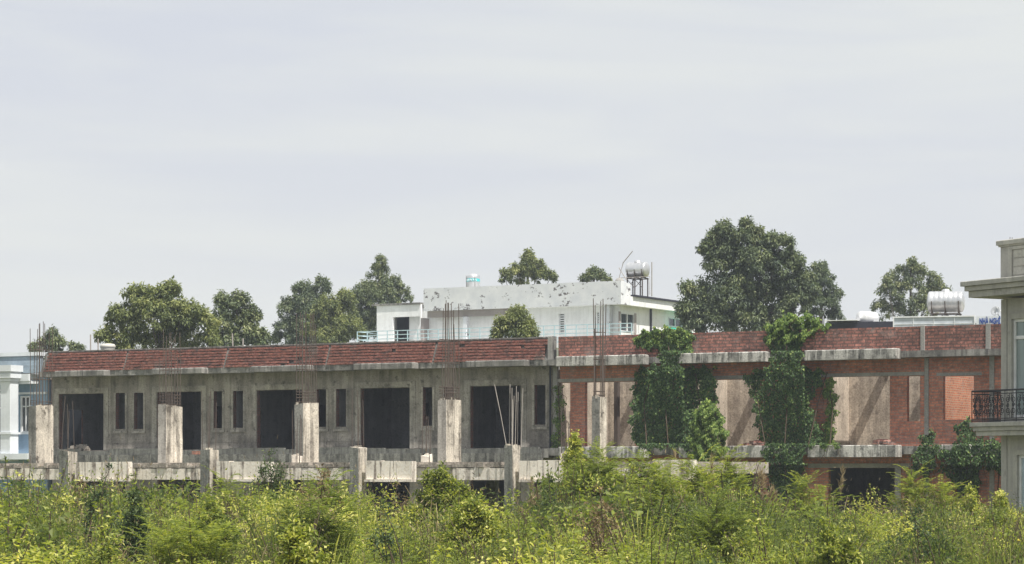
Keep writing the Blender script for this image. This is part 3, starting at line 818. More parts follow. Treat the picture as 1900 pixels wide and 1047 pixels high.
TK = h_tank('shiny steel water tank lying on a rusty braced stand on the white house roof', TB, tu, -2.2, tz, tr, 1.25, tz - zlow - .12)
part('overflow_pipe', MB().tube([(tu + .95, 2.3, tz - 1.15), (tu + .95, 2.3, tz + 1.0)], .035, 5).tube([(tu - .9, 1.4, tz + .02), (tu + 1.25, 1.4, tz + .02), (tu + 1.25, 1.4, zlow + .13)], .02, 4), M['pale_rod'], TK)
# upright tank with teal band
vu, vv = TB.U(878, -3), -3
vz = PZ0 + .16
VT = thing('water_tank', 'small upright steel water tank with a teal band on the white house roof', 'water tank', TB, (vu, vv, vz))
R_ = .43; H_ = TB.Z(878, 512, -3) - vz
pf = [(R_, 0)]
for k in range(6):
    pf += [(R_ * 1.0, H_ * k / 6 + .02), (R_ * 1.02, H_ * (k + .5) / 6), (R_, H_ * (k + 1) / 6)]
pf += [(R_ * .8, H_ + .08), (R_ * .3, H_ + .15), (.001, H_ + .15)]
part('barrel', MB().lathe((vu, -vv, vz), (0, 0, 1), pf, 28), M['steel'], VT, smooth=True)
bd = part('band', MB().lathe((vu, -vv, TB.Z(878, 523, -3)), (0, 0, 1), [(R_ * 1.03, 0), (R_ * 1.03, .19)], 28), M['tealband'] if 'tealband' in M else simple('teal_label', (.05, .36, .38), .5), VT, smooth=True)
lt = MB(); z_ = TB.Z(878, 523, -3) + .04
for k, a in enumerate(np.linspace(-.9, .9, 6)):   # worn white lettering, illegible strokes
    def cp_(t, z): 
        an = -math.pi / 2 + a + t
        return (vu + R_ * 1.045 * math.cos(an), -vv + R_ * 1.045 * math.sin(an), z_ + z)
    st = [[(-.1, 0), (-.1, .11)], [(.1, 0), (.1, .11)], [(-.1, .11), (.1, 0)]] if k % 2 else [[(-.1, .11), (-.04, 0)], [(-.04, 0), (.02, .11)], [(.02, .11), (.1, 0)]]
    for s1 in st: lt.tube([cp_(*s1[0]), cp_(*s1[1])], .014, 4)
part('lettering', lt, M['white_frame'], VT)
q = MB()
for a in (math.pi * 1.2, math.pi * 1.75, math.pi * .4):
    q.tube([(vu + (R_ + .03) * math.cos(a), -vv + (R_ + .03) * math.sin(a), vz), (vu + (R_ + .03) * math.cos(a), -vv + (R_ + .03) * math.sin(a), vz + H_)], .022, 4)
part('strap_post', q, M['lintel'], VT)

# ================================================================== GUESTHOUSE behind on the right (boards, tank, roof)
GH = Frame(0, 140, 15)
ga, gb = GH.U(1530), GH.U(1990)
GHo = thing('guesthouse', 'low building behind the brick shell with dark roof edge at right', 'building', GH, (ga, 0, 0))
rz = GH.Z(1650, 609)
part('body', MB().box(ga, gb, -10, -1, 0, rz - .1), M['pink_wall'], GHo)
part('roof_edge', MB().box(ga, GH.U(1657) - .02, -9, -.6, rz - .095, GH.Z(1600, 596)), M['dark_metal'], GHo)
part('roof', MB().box(GH.U(1657), gb, -9, -.6, rz - .095, GH.Z(1700, 600)), M['lintel'], GHo)
part('roof_sheet', MB().prism([(.1, GH.Z(1570, 595)), (-3, GH.Z(1570, 592)), (-3, GH.Z(1570, 591)), (.1, GH.Z(1570, 594))], GH.U(1530), GH.U(1590)), M['white_paint'], GHo)
# panelled white board
b0, b1 = GH.U(1657), GH.U(1835) - .7
zb, zt = rz - .2, GH.Z(1740, 588)
BD = thing('panelled_board', 'long blank white panelled hoarding on the roof below the big steel tank', 'hoarding', GH, (b0, 0, zb))
part('sheet', MB().box(b0, b1, -.06, 0, zb, zt), simple('white_sheet', (.47, .51, .56), .6), BD)
q = MB(); q.box(b0, b0 + .06, .002, .06, zb, zt + .04).box(b1 - .06, b1, .002, .06, zb, zt + .04).box(b0 + .06, b1 - .06, .002, .06, zt - .02, zt + .04)
for k in (1, 2, 3): q.box(b0 + (b1 - b0) * k / 4 - .015, b0 + (b1 - b0) * k / 4 + .015, .002, .03, zb, zt - .02)
q.box(b0 + .06, b1 - .06, .002, .02, (zt + zb) / 2 + .0, (zt + zb) / 2 + .03)
part('frame', q, M['white_frame'], BD)
# lettered sign
s0, s1 = GH.U(1812), GH.U(1905)
zs0, zs1 = GH.Z(1840, 615), GH.Z(1840, 587)
SG = thing('rooftop_sign', 'white rooftop sign with bold blue letters reading NHÀ NGHỈ, partly behind the grey house', 'sign', GH, (s0, .1, zs0))
part('board', MB().box(s0, s1, .0, .1, zs0, zs1), simple('sign_white', (.60, .63, .65), .6), SG)
def text_part(body, size, u, v, z, m, parent, xs=1.0, bold=0.0):
    cu = bpy.data.curves.new('letters', 'FONT'); cu.body = body; cu.size = size; cu.extrude = .01; cu.offset = bold
    to = bpy.data.objects.new('letters_tmp', cu); SC.collection.objects.link(to)
    bpy.context.view_layer.update()
    me = bpy.data.meshes.new_from_object(to.evaluated_get(bpy.context.evaluated_depsgraph_get()))
    bpy.data.objects.remove(to)
    b = BASE[parent.name]
    for vt_ in me.vertices:
        x, y, zz_ = vt_.co; vt_.co = (u + x * xs - b[0], -v - zz_ - b[1], z + y - b[2])
    me.materials.clear(); me.materials.append(m)
    o = link(bpy.data.objects.new('lettering', me)); o.parent = parent; BASE[o.name] = b
    return o
blue = simple('sign_blue', (.015, .06, .30), .5)
text_part('NHÀ NGHỈ THANH', .42, GH.U(1817.5), .115, GH.Z(1820, 601.5), blue, SG, .50, .012)
text_part('ĐT 441 35', .25, GH.U(1836), .115, GH.Z(1836, 612), simple('sign_grey', (.08, .09, .12), .5), SG, .75, .006)
# tanks and dish on that roof
gz = GH.Z(1700, 600)
tz2 = GH.Z(1756, 582, -2.5)
h_tank('large ribbed steel water tank lying above the white panelled hoarding', GH, GH.U(1755, -2.5), -2.5, tz2, .56, 1.75, tz2 - gz, ribs=7)
q = MB()
GHT = thing('water_tank', 'small round white tank lying on the dark roof edge left of the hoarding', 'water tank', GH, (GH.U(1597, -2), -2, GH.Z(1600, 596)))
c = Vector((GH.U(1596, -1), 1, GH.Z(1596, 590, -1))); ax = Vector((.55, .83, 0))
part('barrel', MB().lathe(c, ax, [(.001, -.02), (.2, 0), (.21, .02), (.33, .03), (.36, .08), (.36, 1.1), (.3, 1.15), (.001, 1.17)], 26), simple('white_plastic', (.62, .63, .64), .5), GHT, smooth=True)
part('cradle', MB().box(c.x - .2, c.x + .5, -1.7, -.9, c.z - .42, c.z - .30).box(c.x + .6, c.x + .9, -1.6, -1.4, c.z - .4, c.z), M['white_frame'], GHT)
DS = thing('satellite_dish', 'small satellite dish above the lettered rooftop sign', 'satellite dish', GH, (GH.U(1852, -.4), -.4, zs1))
c = Vector((GH.U(1847, -.4), .4, GH.Z(1847, 577, -.4))); ax = Vector((-.35, -.9, .25)).normalized()
part('dish', MB().lathe(c, ax, [(.001, -.09), (.12, -.08), (.21, -.04), (.26, .01), (.25, .015), (.12, -.06), (.001, -.07)], 24), simple('dish_grey', (.5, .52, .54), .5), DS, smooth=True)
part('arm', MB().tube([tuple(c + Vector((0, 0, -.22))), tuple(c + ax * .3 + Vector((.1, 0, .0)))], .02, 4).tube([tuple(c + Vector((.25, .2, -.4))), tuple(c - ax * .09)], .03, 5).tube([tuple(c + Vector((.55, .1, -.3))), tuple(c + Vector((0.05, 0, .2)))], .035, 5), M['white_frame'], DS)

# ---- small things on the terrace roof
def roof_z(x, y, Y): return P(x, y, Y)
p = P(200, 652, 118)
WT = thing('water_tank', 'squat cream lidded tank on the grey terrace roof near its left end', 'water tank', IDF, (p[0], -p[1], p[2] - 1.0))
part('barrel', MB().lathe((p[0], p[1], p[2] - 1.0), (0, 0, 1), [(.33, 0), (.33, .9), (.35, .92), (.35, .98), (.33, 1.0), (.33, 1.15), (.355, 1.17), (.355, 1.25), (.30, 1.33), (.001, 1.36)], 24), simple('cream_plastic', (.52, .50, .46), .6), WT, smooth=True)
for (x, y0, y1, Y, lab) in ((168, 657, 621, 110, 'thin upright pole on the terrace roof left of the cream tank'), (182, 655, 629, 110, 'pale upright pole just left of the cream tank'), (433, 648, 619, 108, 'leaning pale pole on the terrace roof beside the white tarpaulin'), (451, 645, 628, 108, 'short pale pole rising from the white tarpaulin')):
    a, b = P(x, y0 + 20, Y), P(x - (2 if x == 433 else 0), y1, Y)
    single('pole', MB().tube([tuple(a), tuple((a + b) / 2), tuple(b)], .03, 5), M['pale_rod'], IDF, (a[0], -a[1], a[2]), lab, 'pole')
p = P(460, 648, 108); q = MB(); r = random.Random(5)
nx, ny = 14, 6; i0 = 0
for j in range(ny):
    for i in range(nx):
        fx, fy = i / (nx - 1), j / (ny - 1)
        h = .28 * math.sin(math.pi * fx) ** .6 * math.sin(math.pi * fy) ** .6 * (1 + .35 * math.sin(5 * fx + 2 * fy)) + r.uniform(-.02, .02)
        q.v.append((p[0] - .8 + 1.6 * fx, p[1] + 1.4 * fy, p[2] - .12 + h))
for j in range(ny - 1):
    for i in range(nx - 1):
        a = j * nx + i; q.f.append((a, a + 1, a + nx + 1, a + nx)); q.m.append(0)
single('tarpaulin', q, M['white_frame'], IDF, (p[0], -p[1], p[2] - .1), 'crumpled white tarpaulin lying on the grey terrace roof', 'tarpaulin', smooth=True)

# ================================================================== GREY HOUSE at right edge
RH = Frame((1860 - CX) / FPX * 80, 80, 60)
M['rcement'] = concrete('smooth_grey_render', (.43, .42, .385), (.20, .195, .18), .5, 4, .5, fine=.12)
M['rcement2'] = concrete('grey_moulding', (.46, .45, .405), (.15, .145, .135), .45, 5, .6, fine=.12)
HH = thing('grey_house', 'unfinished grey rendered house with stepped eave and iron balcony at the right edge', 'house', RH, (0, 0, 0))
zR = lambda y, d=80: CZ + (HY - y) / FPX * d
zs = zR(556)
ww = [(RH.U(1879), RH.U(1879) + 1.7, zR(776), zR(594)), (RH.U(1889), RH.U(1889) + 1.9, 0, zR(845))]
part('front_wall', MB().wall(0, 8, 0, zs, 0, -.2, ww), M['rcement'], HH)
part('side_wall', MB().box(0, .2, -8, -.203, 0, zs), M['rcement'], HH)
part('corner_quoin', MB().box(-.03, RH.U(1869), -.5, .03, 0, zs - .003), M['rcement'], HH)
q = MB()
for (y0, y1, e) in ((553, 541, .74), (540.8, 532, .83), (531.8, 523, .92)):
    q.bevbox(-e, 8, -8, e, zR(y0, 80.3), zR(y1, 80.3), .015)
part('eave', q, M['rcement2'], HH)
at0 = part('attic_wall', MB().box(-.04, 8, -3, .04, zR(522.8, 80.3), zR(456)), M['rcement'], HH)
part('cap', MB().bevbox(-.14, 8, -3.1, .16, zR(455.8), zR(447), .02).box(-.08, 8, -3.05, .10, zR(459), zR(455.9)), M['rcement2'], at0)
q = MB(); a = RH.U(1879)
zz0, zz1 = zR(514), zR(466)
for k in range(3):
    q.box(a + .1, 7, .043, .06, zz0 + (zz1 - zz0) * k / 3 + .02, zz0 + (zz1 - zz0) * (k + 1) / 3 - .02)
q.box(a - .1, a + .05, .043, .09, zz0 - .1, zz1 + .1).box(a + .05, 7, .043, .09, zz1, zz1 + .1)
part('panel', q, M['rcement2'], at0)
part('rod', MB().tube([(.12, .2, zR(447)), (.12, .2, zR(440))], .012, 4), M['rust'], at0)
part('rod', MB().tube([(.22, .2, zR(447)), (.22, .2, zR(441))], .012, 4), M['rust'], at0)
q = MB()
for (y0, y1, e) in ((809, 800, .58), (799.8, 792, .64), (791.8, 784, .72)):
    q.bevbox(-e, 8, .003, e, zR(y0), zR(y1), .012)
    q.box(-e, -.003, -1.5, -.0, zR(y0), zR(y1))
part('balcony_slab', q, M['rcement2'], HH)
for wi, (a, b, c, d) in enumerate(ww):
    sr = MB(); t = .17
    sr.box(a - t, a - .003, .003, .05, c, d + t).box(b + .003, b + t, .003, .05, c, d + t).box(a - .003, b + .003, .003, .05, d + .003, d + t)
    part('surround', sr, M['rcement2'], HH)
    fr = MB(); t = .09; m_ = (a + b) / 2
    fr.box(a, a + t, -.14, -.04, c, d).box(b - t, b, -.14, -.04, c, d).box(a + t, b - t, -.14, -.04, c, c + t).box(a + t, b - t, -.14, -.04, d - t, d)
    if wi == 0: fr.box(a + t, b - t, -.14, -.045, d - .62, d - .52)
    fr.box(m_ - .05, m_ + .05, -.14, -.042, c + t, d - t)
    wf = part('window_frame' if wi == 0 else 'door_frame', fr, M['white_frame'], HH)
    part('pane' if wi == 0 else 'door_panel', MB().box(a + t, b - t, -.11, -.08, c + t, d - t), M['curtain_glass'] if wi == 0 else simple('pale_blue_door', (.36, .44, .46), .5), wf)
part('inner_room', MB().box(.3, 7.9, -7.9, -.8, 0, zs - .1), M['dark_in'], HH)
# iron balustrade with scrolls
zb0, zb1 = zR(783) + .03, zR(726)
def spiral(q, c, ex, r0, turns, ph, sgn, rd=.013):
    pts = []
    n = int(14 * turns)
    for k in range(n + 1):
        t = k / n; a = ph + sgn * turns * 2 * math.pi * t; rr_ = r0 * (1 - .78 * t)
        d = (rr_ * math.cos(a), rr_ * math.sin(a))
        pts.append((c[0] + ex[0] * d[0], c[1] + ex[1] * d[0], c[2] + d[1]))
    q.tube(pts, rd, 4)
def balustrade(p0, p1):
    p0, p1 = Vector(p0), Vector(p1); dd = p1 - p0; ln = dd.length; ex = dd / ln
    q = MB()
    for z, rd in ((zb1, .028), (zb1 - .1, .014), (zb0 + .06, .014), (zb0, .018)):
        q.tube([(p0.x, p0.y, z), (p1.x, p1.y, z)], rd, 5)
    n = max(1, round(ln / .52)); wd = ln / n; H = zb1 - zb0
    for k in range(n + 1):
        p = p0 + ex * (wd * k); q.tube([(p.x, p.y, zb0 - .08), (p.x, p.y, zb1)], .02 if k % 2 == 0 else .013, 4)
    for k in range(n):
        m = p0 + ex * (wd * (k + .5)); 
        for sx in (-1, 1):
            for (fz_, rr_, ph, sg) in ((.70, .115, math.pi / 2, sx), (.30, .115, -math.pi / 2, -sx), (.50, .07, 0 if sx > 0 else math.pi, 1)):
                c = (m.x + ex.x * sx * wd * .25, m.y + ex.y * sx * wd * .25, zb0 + H * fz_)
                spiral(q, c, (ex.x, ex.y), rr_, 1.5, ph, sg)
            pts = []
            for t in np.linspace(0, 1, 9):
                off = sx * wd * (.06 + .36 * math.sin(math.pi * t) ** 2 * .5)
                pts.append((m.x + ex.x * off, m.y + ex.y * off, zb0 + .06 + (H - .16) * t))
            q.tube(pts, .012, 4)
    return q
BLu = -.66
part('iron_railing', balustrade((BLu, -.66, 0), (5.5, -.66, 0)), M['black_iron'], HH)
part('iron_railing', balustrade((BLu, 1.4, 0), (BLu, -.66, 0)), M['black_iron'], HH)


# ================================================================== VEGETATION
def unit(a): return a / np.maximum(np.linalg.norm(a, axis=-1, keepdims=True), 1e-6)
def leaves(Pt, D, Nn, Lh, Wd):
    """folded-diamond leaves: base, side, tip, side"""
    D = unit(D); Sd = unit(np.cross(D, Nn)); Nn = np.cross(Sd, D)
    Lh = np.asarray(Lh).reshape(-1, 1); Wd = np.asarray(Wd).reshape(-1, 1)
    mid = Pt + D * Lh * .42
    tip = Pt + D * Lh - Nn * Lh * .12
    return np.stack([Pt, mid + Sd * Wd * .5 + Nn * Wd * .15, tip, mid - Sd * Wd * .5 + Nn * Wd * .15], axis=1)
def ribbon(a, b, wa):
    """thin stem strips between points a and b"""
    d = unit(b - a); sd = unit(np.cross(d, np.array([0.3, 1.0, 0.1]))) * wa
    return np.stack([a - sd, a + sd, b + sd * .7, b - sd * .7], axis=1)
def rnd_unit(n): return unit(RNG.normal(size=(n, 3)))

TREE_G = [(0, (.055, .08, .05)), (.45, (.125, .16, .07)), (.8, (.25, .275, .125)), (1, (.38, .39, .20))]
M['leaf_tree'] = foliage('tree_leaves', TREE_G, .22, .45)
M['leaf_dark'] = foliage('dark_tree_leaves', [(0, (.048, .070, .046)), (.5, (.105, .142, .07)), (.85, (.21, .24, .115)), (1, (.33, .35, .18))], .25, .5)
M['leaf_light'] = foliage('light_tree_leaves', [(0, (.07, .095, .04)), (.5, (.185, .215, .075)), (.85, (.35, .365, .14)), (1, (.50, .49, .22))], .3, .4)
M['leaf_vine'] = foliage('vine_leaves', [(0, (.030, .058, .022)), (.5, (.095, .165, .058)), (.85, (.20, .29, .09)), (1, (.34, .42, .13))], .35, .35)
M['leaf_vine_lit'] = foliage('bright_vine_leaves', [(0, (.05, .09, .024)), (.5, (.15, .23, .055)), (1, (.36, .44, .12))], .4, .35)
M['weed'] = foliage('weed_leaves', [(0, (.06, .09, .026)), (.30, (.135, .17, .042)), (.6, (.25, .295, .062)), (.85, (.46, .46, .10)), (1, (.66, .64, .24))], .46, .3)
M['weed_dark'] = foliage('dark_weed_leaves', [(0, (.025, .045, .02)), (.5, (.065, .10, .04)), (1, (.17, .21, .075))], .3, .3)
M['dry'] = foliage('dry_grass', [(0, (.12, .09, .05)), (.5, (.26, .20, .11)), (1, (.48, .40, .25))], .3, .2)
M['stem'] = simple('brown_stem', (.085, .062, .042), .9)
M['bark'] = simple('grey_bark', (.13, .11, .09), .95)
M['flower'] = simple('yellow_petals', (.75, .65, .10), .6)
M['pale_flower'] = simple('pale_petals', (.70, .68, .58), .6)

def tree(name, label, Y, trunk, blobs, m, leaf=.27, dens=1.0, group=None, ground=0.0, tintoff=0.0):
    tx, ty = trunk
    base = P(tx, 880, Y); base[2] = ground
    T = thing(name, label, 'tree', IDF, (base[0], -base[1], ground), group)
    k = Y / FPX
    cs = [(P(x, y, Y + RNG.uniform(-.5, .5) * r * k * 1.2), r * k) for x, y, r in blobs]
    q = MB()
    top = P(tx, ty, Y)
    mid = (base + top) / 2 + np.array([RNG.uniform(-.2, .2), 0, 0])
    q.tube([tuple(base), tuple(mid), tuple(top)], .22, 8, r1=.07)
    for c, r in cs:
        f = RNG.uniform(.35, .85); s0 = base + (top - base) * f
        mm = (s0 + c) / 2 + np.array([0, 0, -.15 * r])
        q.tube([tuple(s0), tuple(mm), tuple(c)], .07, 5, r1=.02)
    part('trunk', q, M['bark'], T)
    Q, TT = [], []
    for c, r in cs:
        leaf_ = leaf * .82
        nc = int(max(9, 26 * (r / .8) ** 2 * dens))
        d = rnd_unit(nc); d[:, 2] = np.where(d[:, 2] < -.4, -d[:, 2], d[:, 2])
        rad = r * RNG.uniform(.45, 1.08, nc) ** .8
        cc = c + d * rad[:, None] * np.array([1, 1.0, .95])
        cr_ = RNG.uniform(.20, .42, nc) * min(1.0, .55 + r * .3)
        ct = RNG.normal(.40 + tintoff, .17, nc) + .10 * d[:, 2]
        nl = 52
        # pointed leader shoots over the top of each bough
        nt_ = 5 if r > .45 else 2
        a_ = RNG.uniform(-.75, .75, nt_); tipc = c + np.stack([a_ * r, RNG.uniform(-.4, .4, nt_) * r, (np.sqrt(1 - a_ ** 2) * r * .9 + RNG.uniform(-.1, .12, nt_))], 1)
        cc = np.concatenate([cc, tipc]); cr_ = np.concatenate([cr_, RNG.uniform(.13, .2, nt_)]); ct = np.concatenate([ct, RNG.normal(.52 + tintoff, .1, nt_)]); nc += nt_
        l = rnd_unit(nc * nl).reshape(nc, nl, 3)
        pos = cc[:, None] + l * (cr_[:, None] * RNG.uniform(.25, 1.0, (nc, nl)))[..., None] * np.where(cr_ < .2, 1.6, .85)[:, None, None] ** np.array([0, 0, 1])
        dirn = l * .7 + rnd_unit(nc * nl).reshape(nc, nl, 3) * .6 + np.array([0, 0, -.55])
        nn = l * .6 + np.array([0, 0, .8]) + rnd_unit(nc * nl).reshape(nc, nl, 3) * .45
        pos = pos.reshape(-1, 3); n = len(pos)
        Q.append(leaves(pos, dirn.reshape(-1, 3), nn.reshape(-1, 3), RNG.uniform(.6, 1.15, n) * leaf_, RNG.uniform(.34, .5, n) * leaf_))
        TT.append(np.clip(np.repeat(ct, nl) + RNG.normal(0, .13, n), 0, 1))
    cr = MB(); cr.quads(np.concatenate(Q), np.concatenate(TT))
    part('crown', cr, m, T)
    return T

TG = 'trees standing behind the terraces'
tree('tree', 'broad light green tree behind the left half of the grey terrace', 128, (300, 560), [(255, 560, 28), (311, 553, 28), (225, 600, 34), (280, 595, 46), (335, 593, 38), (372, 606, 34), (198, 632, 22), (250, 640, 38), (320, 640, 44), (385, 636, 26), (290, 560, 26)], M['leaf_light'], .27, 1.0, TG, 0, -.05)
tree('tree', 'medium dark tree right beside the broad light green tree', 140, (440, 570), [(428, 575, 30), (412, 563, 16), (446, 560, 15), (465, 595, 24), (408, 608, 32), (448, 616, 34), (480, 628, 18), (420, 640, 30), (470, 640, 26)], M['leaf_tree'], .27, .9, TG)
tree('tree', 'dark rounded tree left of the white house at the edge of its cluster', 182, (575, 560), [(597, 535, 20), (565, 548, 24), (540, 578, 26), (580, 585, 42), (532, 615, 26), (575, 630, 40), (512, 632, 13), (550, 640, 30)], M['leaf_dark'], .27, 1.0, TG)
tree('tree', 'yellowish green tree in the middle of the cluster left of the white house', 176, (620, 590), [(608, 575, 26), (634, 590, 30), (600, 612, 34), (640, 560, 20), (645, 620, 34), (615, 640, 34)], M['leaf_light'], .27, 1.0, TG, 0, -.04)
tree('tree', 'tall pointed tree touching the left corner of the white house', 196, (705, 500), [(705, 490, 13), (702, 512, 20), (725, 536, 24), (682, 545, 24), (747, 552, 16), (700, 565, 42), (660, 568, 28), (690, 610, 45), (735, 595, 30), (655, 620, 34)], M['leaf_tree'], .27, .9, TG, 0, -.02)
tree('tree', 'small light tree peeking over the middle of the peeling white parapet', 190, (980, 480), [(980, 474, 8), (980, 490, 15), (962, 505, 18), (1000, 505, 20), (938, 516, 13), (1020, 517, 12), (980, 515, 26)], M['leaf_light'], .30, .8, TG, 0, -.06)
tree('tree', 'smallest treetop just above the peeling white parapet left of its tank', 190, (1102, 510), [(1103, 506, 8), (1098, 514, 11), (1115, 514, 10), (1088, 519, 9), (1125, 520, 7)], M['leaf_tree'], .30, .7, TG)
tree('tree', 'small round bushy tree standing in front of the white house', 122, (957, 600), [(955, 600, 24), (936, 612, 20), (977, 610, 19), (955, 620, 30), (962, 588, 13), (925, 622, 12), (985, 624, 12)], M['leaf_light'], .22, 1.3, TG, 0, .0)
tree('tree', 'huge dark broad tree right of the white house, the biggest of all', 150, (1395, 470), [(1345, 436, 22), (1386, 425, 15), (1340, 462, 36), (1385, 458, 40), (1420, 452, 26), (1446, 462, 28), (1320, 472, 26), (1350, 508, 48), (1410, 508, 54), (1462, 500, 36), (1482, 532, 34), (1500, 550, 20), (1360, 558, 48), (1430, 568, 54), (1482, 570, 32), (1290, 555, 30), (1276, 543, 17), (1285, 585, 30), (1320, 590, 40), (1380, 600, 44), (1330, 602, 40), (1440, 605, 40), (1285, 605, 26), (1268, 575, 14)], M['leaf_tree'], .29, .95, TG, 0, -.10)
tree('tree', 'dark tree half hidden behind the right flank of the huge tree', 172, (1525, 530), [(1520, 506, 17), (1530, 532, 26), (1545, 558, 20), (1520, 572, 34), (1548, 588, 14), (1500, 540, 24)], M['leaf_dark'], .28, 1.0, TG)
tree('tree', 'airy pale tree with a thin pointed top left of the big steel tank', 192, (1690, 500), [(1690, 488, 7), (1690, 504, 15), (1670, 514, 19), (1708, 514, 22), (1735, 528, 18), (1650, 548, 22), (1690, 548, 38), (1728, 552, 26), (1632, 572, 15), (1648, 525, 14), (1660, 585, 26), (1710, 580, 30), (1755, 545, 10)], M['leaf_tree'], .26, .62, TG, 0, .1)
tree('tree', 'low distant treetop behind the leftmost rebar rods', 160, (100, 640), [(97, 624, 12), (85, 638, 12), (110, 640, 13), (65, 647, 9), (135, 649, 9), (148, 650, 7), (95, 655, 18)], M['leaf_tree'], .27, .8, TG)

# ---- climbing vines on the brick shell
def inside(px, py, poly):
    n = len(poly); r = np.zeros(len(px), bool); j = n - 1
    for i in range(n):
        xi, yi = poly[i]; xj, yj = poly[j]
        c = ((yi > py) != (yj > py)) & (px < (xj - xi) * (py - yi) / (yj - yi + 1e-9) + xi); r ^= c; j = i
    return r
def vine(label, poly, vfun, n, leaf, m, stems=(), name='climbing_vine', cat='vine', group=None, thick=.09, tb=.36, ragged=7):
    n = int(n * 2.7)
    xs = [p[0] for p in poly]; ys = [p[1] for p in poly]
    x = RNG.uniform(min(xs) - 8, max(xs) + 8, n * 3); y = RNG.uniform(min(ys) - 8, max(ys) + 8, n * 3)
    jx_ = x + ragged * np.sin(y * .21 + 1.3 * np.sin(x * .13)) * RNG.uniform(0, 1.2, len(x)); jy_ = y + ragged * np.sin(x * .27 + np.sin(y * .17)) * RNG.uniform(0, 1.0, len(x))
    hole = np.sin(x * .16 + 1.9 * np.sin(y * .06)) * np.sin(y * .075 + 1.4 * np.sin(x * .11)) + .35 * np.sin(x * .5 + y * .33)
    k = inside(jx_, jy_, poly) & (RNG.random(len(x)) < np.clip(1.3 + hole * .8, .45, 1)); x, y = x[k][:n], y[k][:n]; n = len(x)
    lump = (np.sin(x * .13 + 2 * np.sin(y * .05)) * np.sin(y * .11 + 1.7 * np.sin(x * .07)) + .6 * np.sin(x * .37 + y * .23) * np.sin(y * .31)) * .5 + .5
    v = vfun(x, y) + thick * np.clip(lump, 0, 1.2) * RNG.uniform(.1, 1.0, n)
    Pl = np.zeros((n, 3))
    xp = (x - CX) / FPX
    u = (xp * (A.Y0 - v * A.c) + v * A.s) / (A.c + xp * A.s)
    Y = A.Y0 - u * A.s - v * A.c
    Pl[:, 0] = u; Pl[:, 1] = -v; Pl[:, 2] = CZ + (HY - y) / FPX * Y
    D = np.stack([RNG.normal(0, .55, n), -np.abs(RNG.normal(.35, .25, n)), -np.abs(RNG.normal(.9, .4, n))], 1)
    Nn = np.stack([RNG.normal(.15, .45, n), np.full(n, -1.0), np.abs(RNG.normal(.6, .4, n))], 1)
    b = (float(np.mean(u)), float(np.mean(v)), max(0.0, float(Pl[:, 2].min())))
    T = thing(name, label, cat, A, b, group)
    leaf *= .58
    q = MB(); q.quads(leaves(Pl, D, Nn, RNG.uniform(.6, 1.3, n) * leaf, RNG.uniform(.55, .85, n) * leaf), np.clip(RNG.normal(tb, .26, n) + .18 * (lump - .5), 0, 1))
    part('foliage', q, m, T)
    st = MB()
    for pl in stems:
        pts = []
        for (px_, py_) in pl:
            vv = float(vfun(np.array([px_]), np.array([py_]))[0]) + .04; pts.append((A.U(px_, vv), -vv, A.Z(px_, py_, vv)))
        st.tube(pts, .022, 4)
    # loose tendrils trailing below and beside the mass
    if ragged > 5:
        idx = RNG.integers(0, n, 16)
        for i_ in idx:
            p_ = Pl[i_].copy(); pts = [tuple(p_)]
            for _k in range(4):
                p_ = p_ + np.array([RNG.normal(0, .09), RNG.normal(0, .02), -RNG.uniform(.08, .2)]); pts.append(tuple(p_))
            st.tube(pts, .009, 4)
    part('stem', st, M['stem'], T)
    return T
def v_over(x, y):      # hugs the parapet, the cornice canopy, then the wall, then the lower slab
    t = np.clip((y - 690) / 132, 0, 1)
    hang = ((x > 1205) & (x < 1268)) | ((x > 1418) & (x < 1492))
    curtain = np.where(hang, 1.03 - .45 * t, .50 + .12 * np.sin(x * .11) + .15 * t)
    return np.select([y < 650, y < 690, y < 822, y < 860], [.45, np.where(hang, 1.02, .6), curtain, 1.08], .15)
VG = 'vines climbing the brick shell'
vine('widest dark green vine curtain hanging over the brick shell left of the smaller green column',
     [(1180, 620), (1215, 611), (1262, 609), (1284, 620), (1286, 652), (1264, 656), (1256, 680), (1322, 682), (1330, 735), (1320, 800), (1300, 832), (1240, 828), (1185, 832), (1170, 795), (1178, 700), (1186, 682), (1222, 676), (1232, 655), (1215, 645), (1182, 642)],
     v_over, 5600, .17, M['leaf_vine'], [[(1240, 830), (1235, 760), (1245, 680), (1240, 640), (1225, 615)], [(1290, 830), (1300, 760), (1290, 690)], [(1200, 830), (1195, 750), (1210, 690)]], group=VG)
vine('bright fringe of vine leaves draped over the parapet top above the widest curtain', [(1178, 622), (1210, 612), (1245, 606), (1275, 612), (1286, 640), (1280, 655), (1268, 640), (1240, 632), (1215, 640), (1185, 636)], lambda x, y: np.full(len(x), .46), 600, .17, M['leaf_vine_lit'], tb=.5, group=VG)
vine('dark green vine column running from the parapet down to the ground storey',
     [(1420, 622), (1440, 604), (1480, 598), (1490, 622), (1486, 650), (1490, 682), (1530, 688), (1520, 720), (1500, 740), (1515, 780), (1535, 822), (1490, 828), (1490, 900), (1470, 935), (1430, 915), (1420, 850), (1418, 828), (1404, 790), (1397, 730), (1380, 702), (1400, 684), (1432, 680), (1430, 650)],
     v_over, 5200, .16, M['leaf_vine'], [[(1460, 930), (1455, 840), (1460, 760), (1455, 690), (1460, 640), (1465, 605)], [(1500, 825), (1520, 740), (1535, 690)], [(1420, 825), (1405, 740), (1390, 705)]], group=VG)
vine('bright leafy mound of vine on top of the parapet before the huge tree', [(1418, 625), (1428, 600), (1450, 592), (1462, 575), (1480, 588), (1500, 582), (1520, 598), (1542, 606), (1525, 616), (1495, 622), (1488, 640), (1470, 630), (1445, 636), (1430, 645)], lambda x, y: np.full(len(x), .25), 1400, .18, M['leaf_vine_lit'], tb=.42, thick=.55, group=VG)
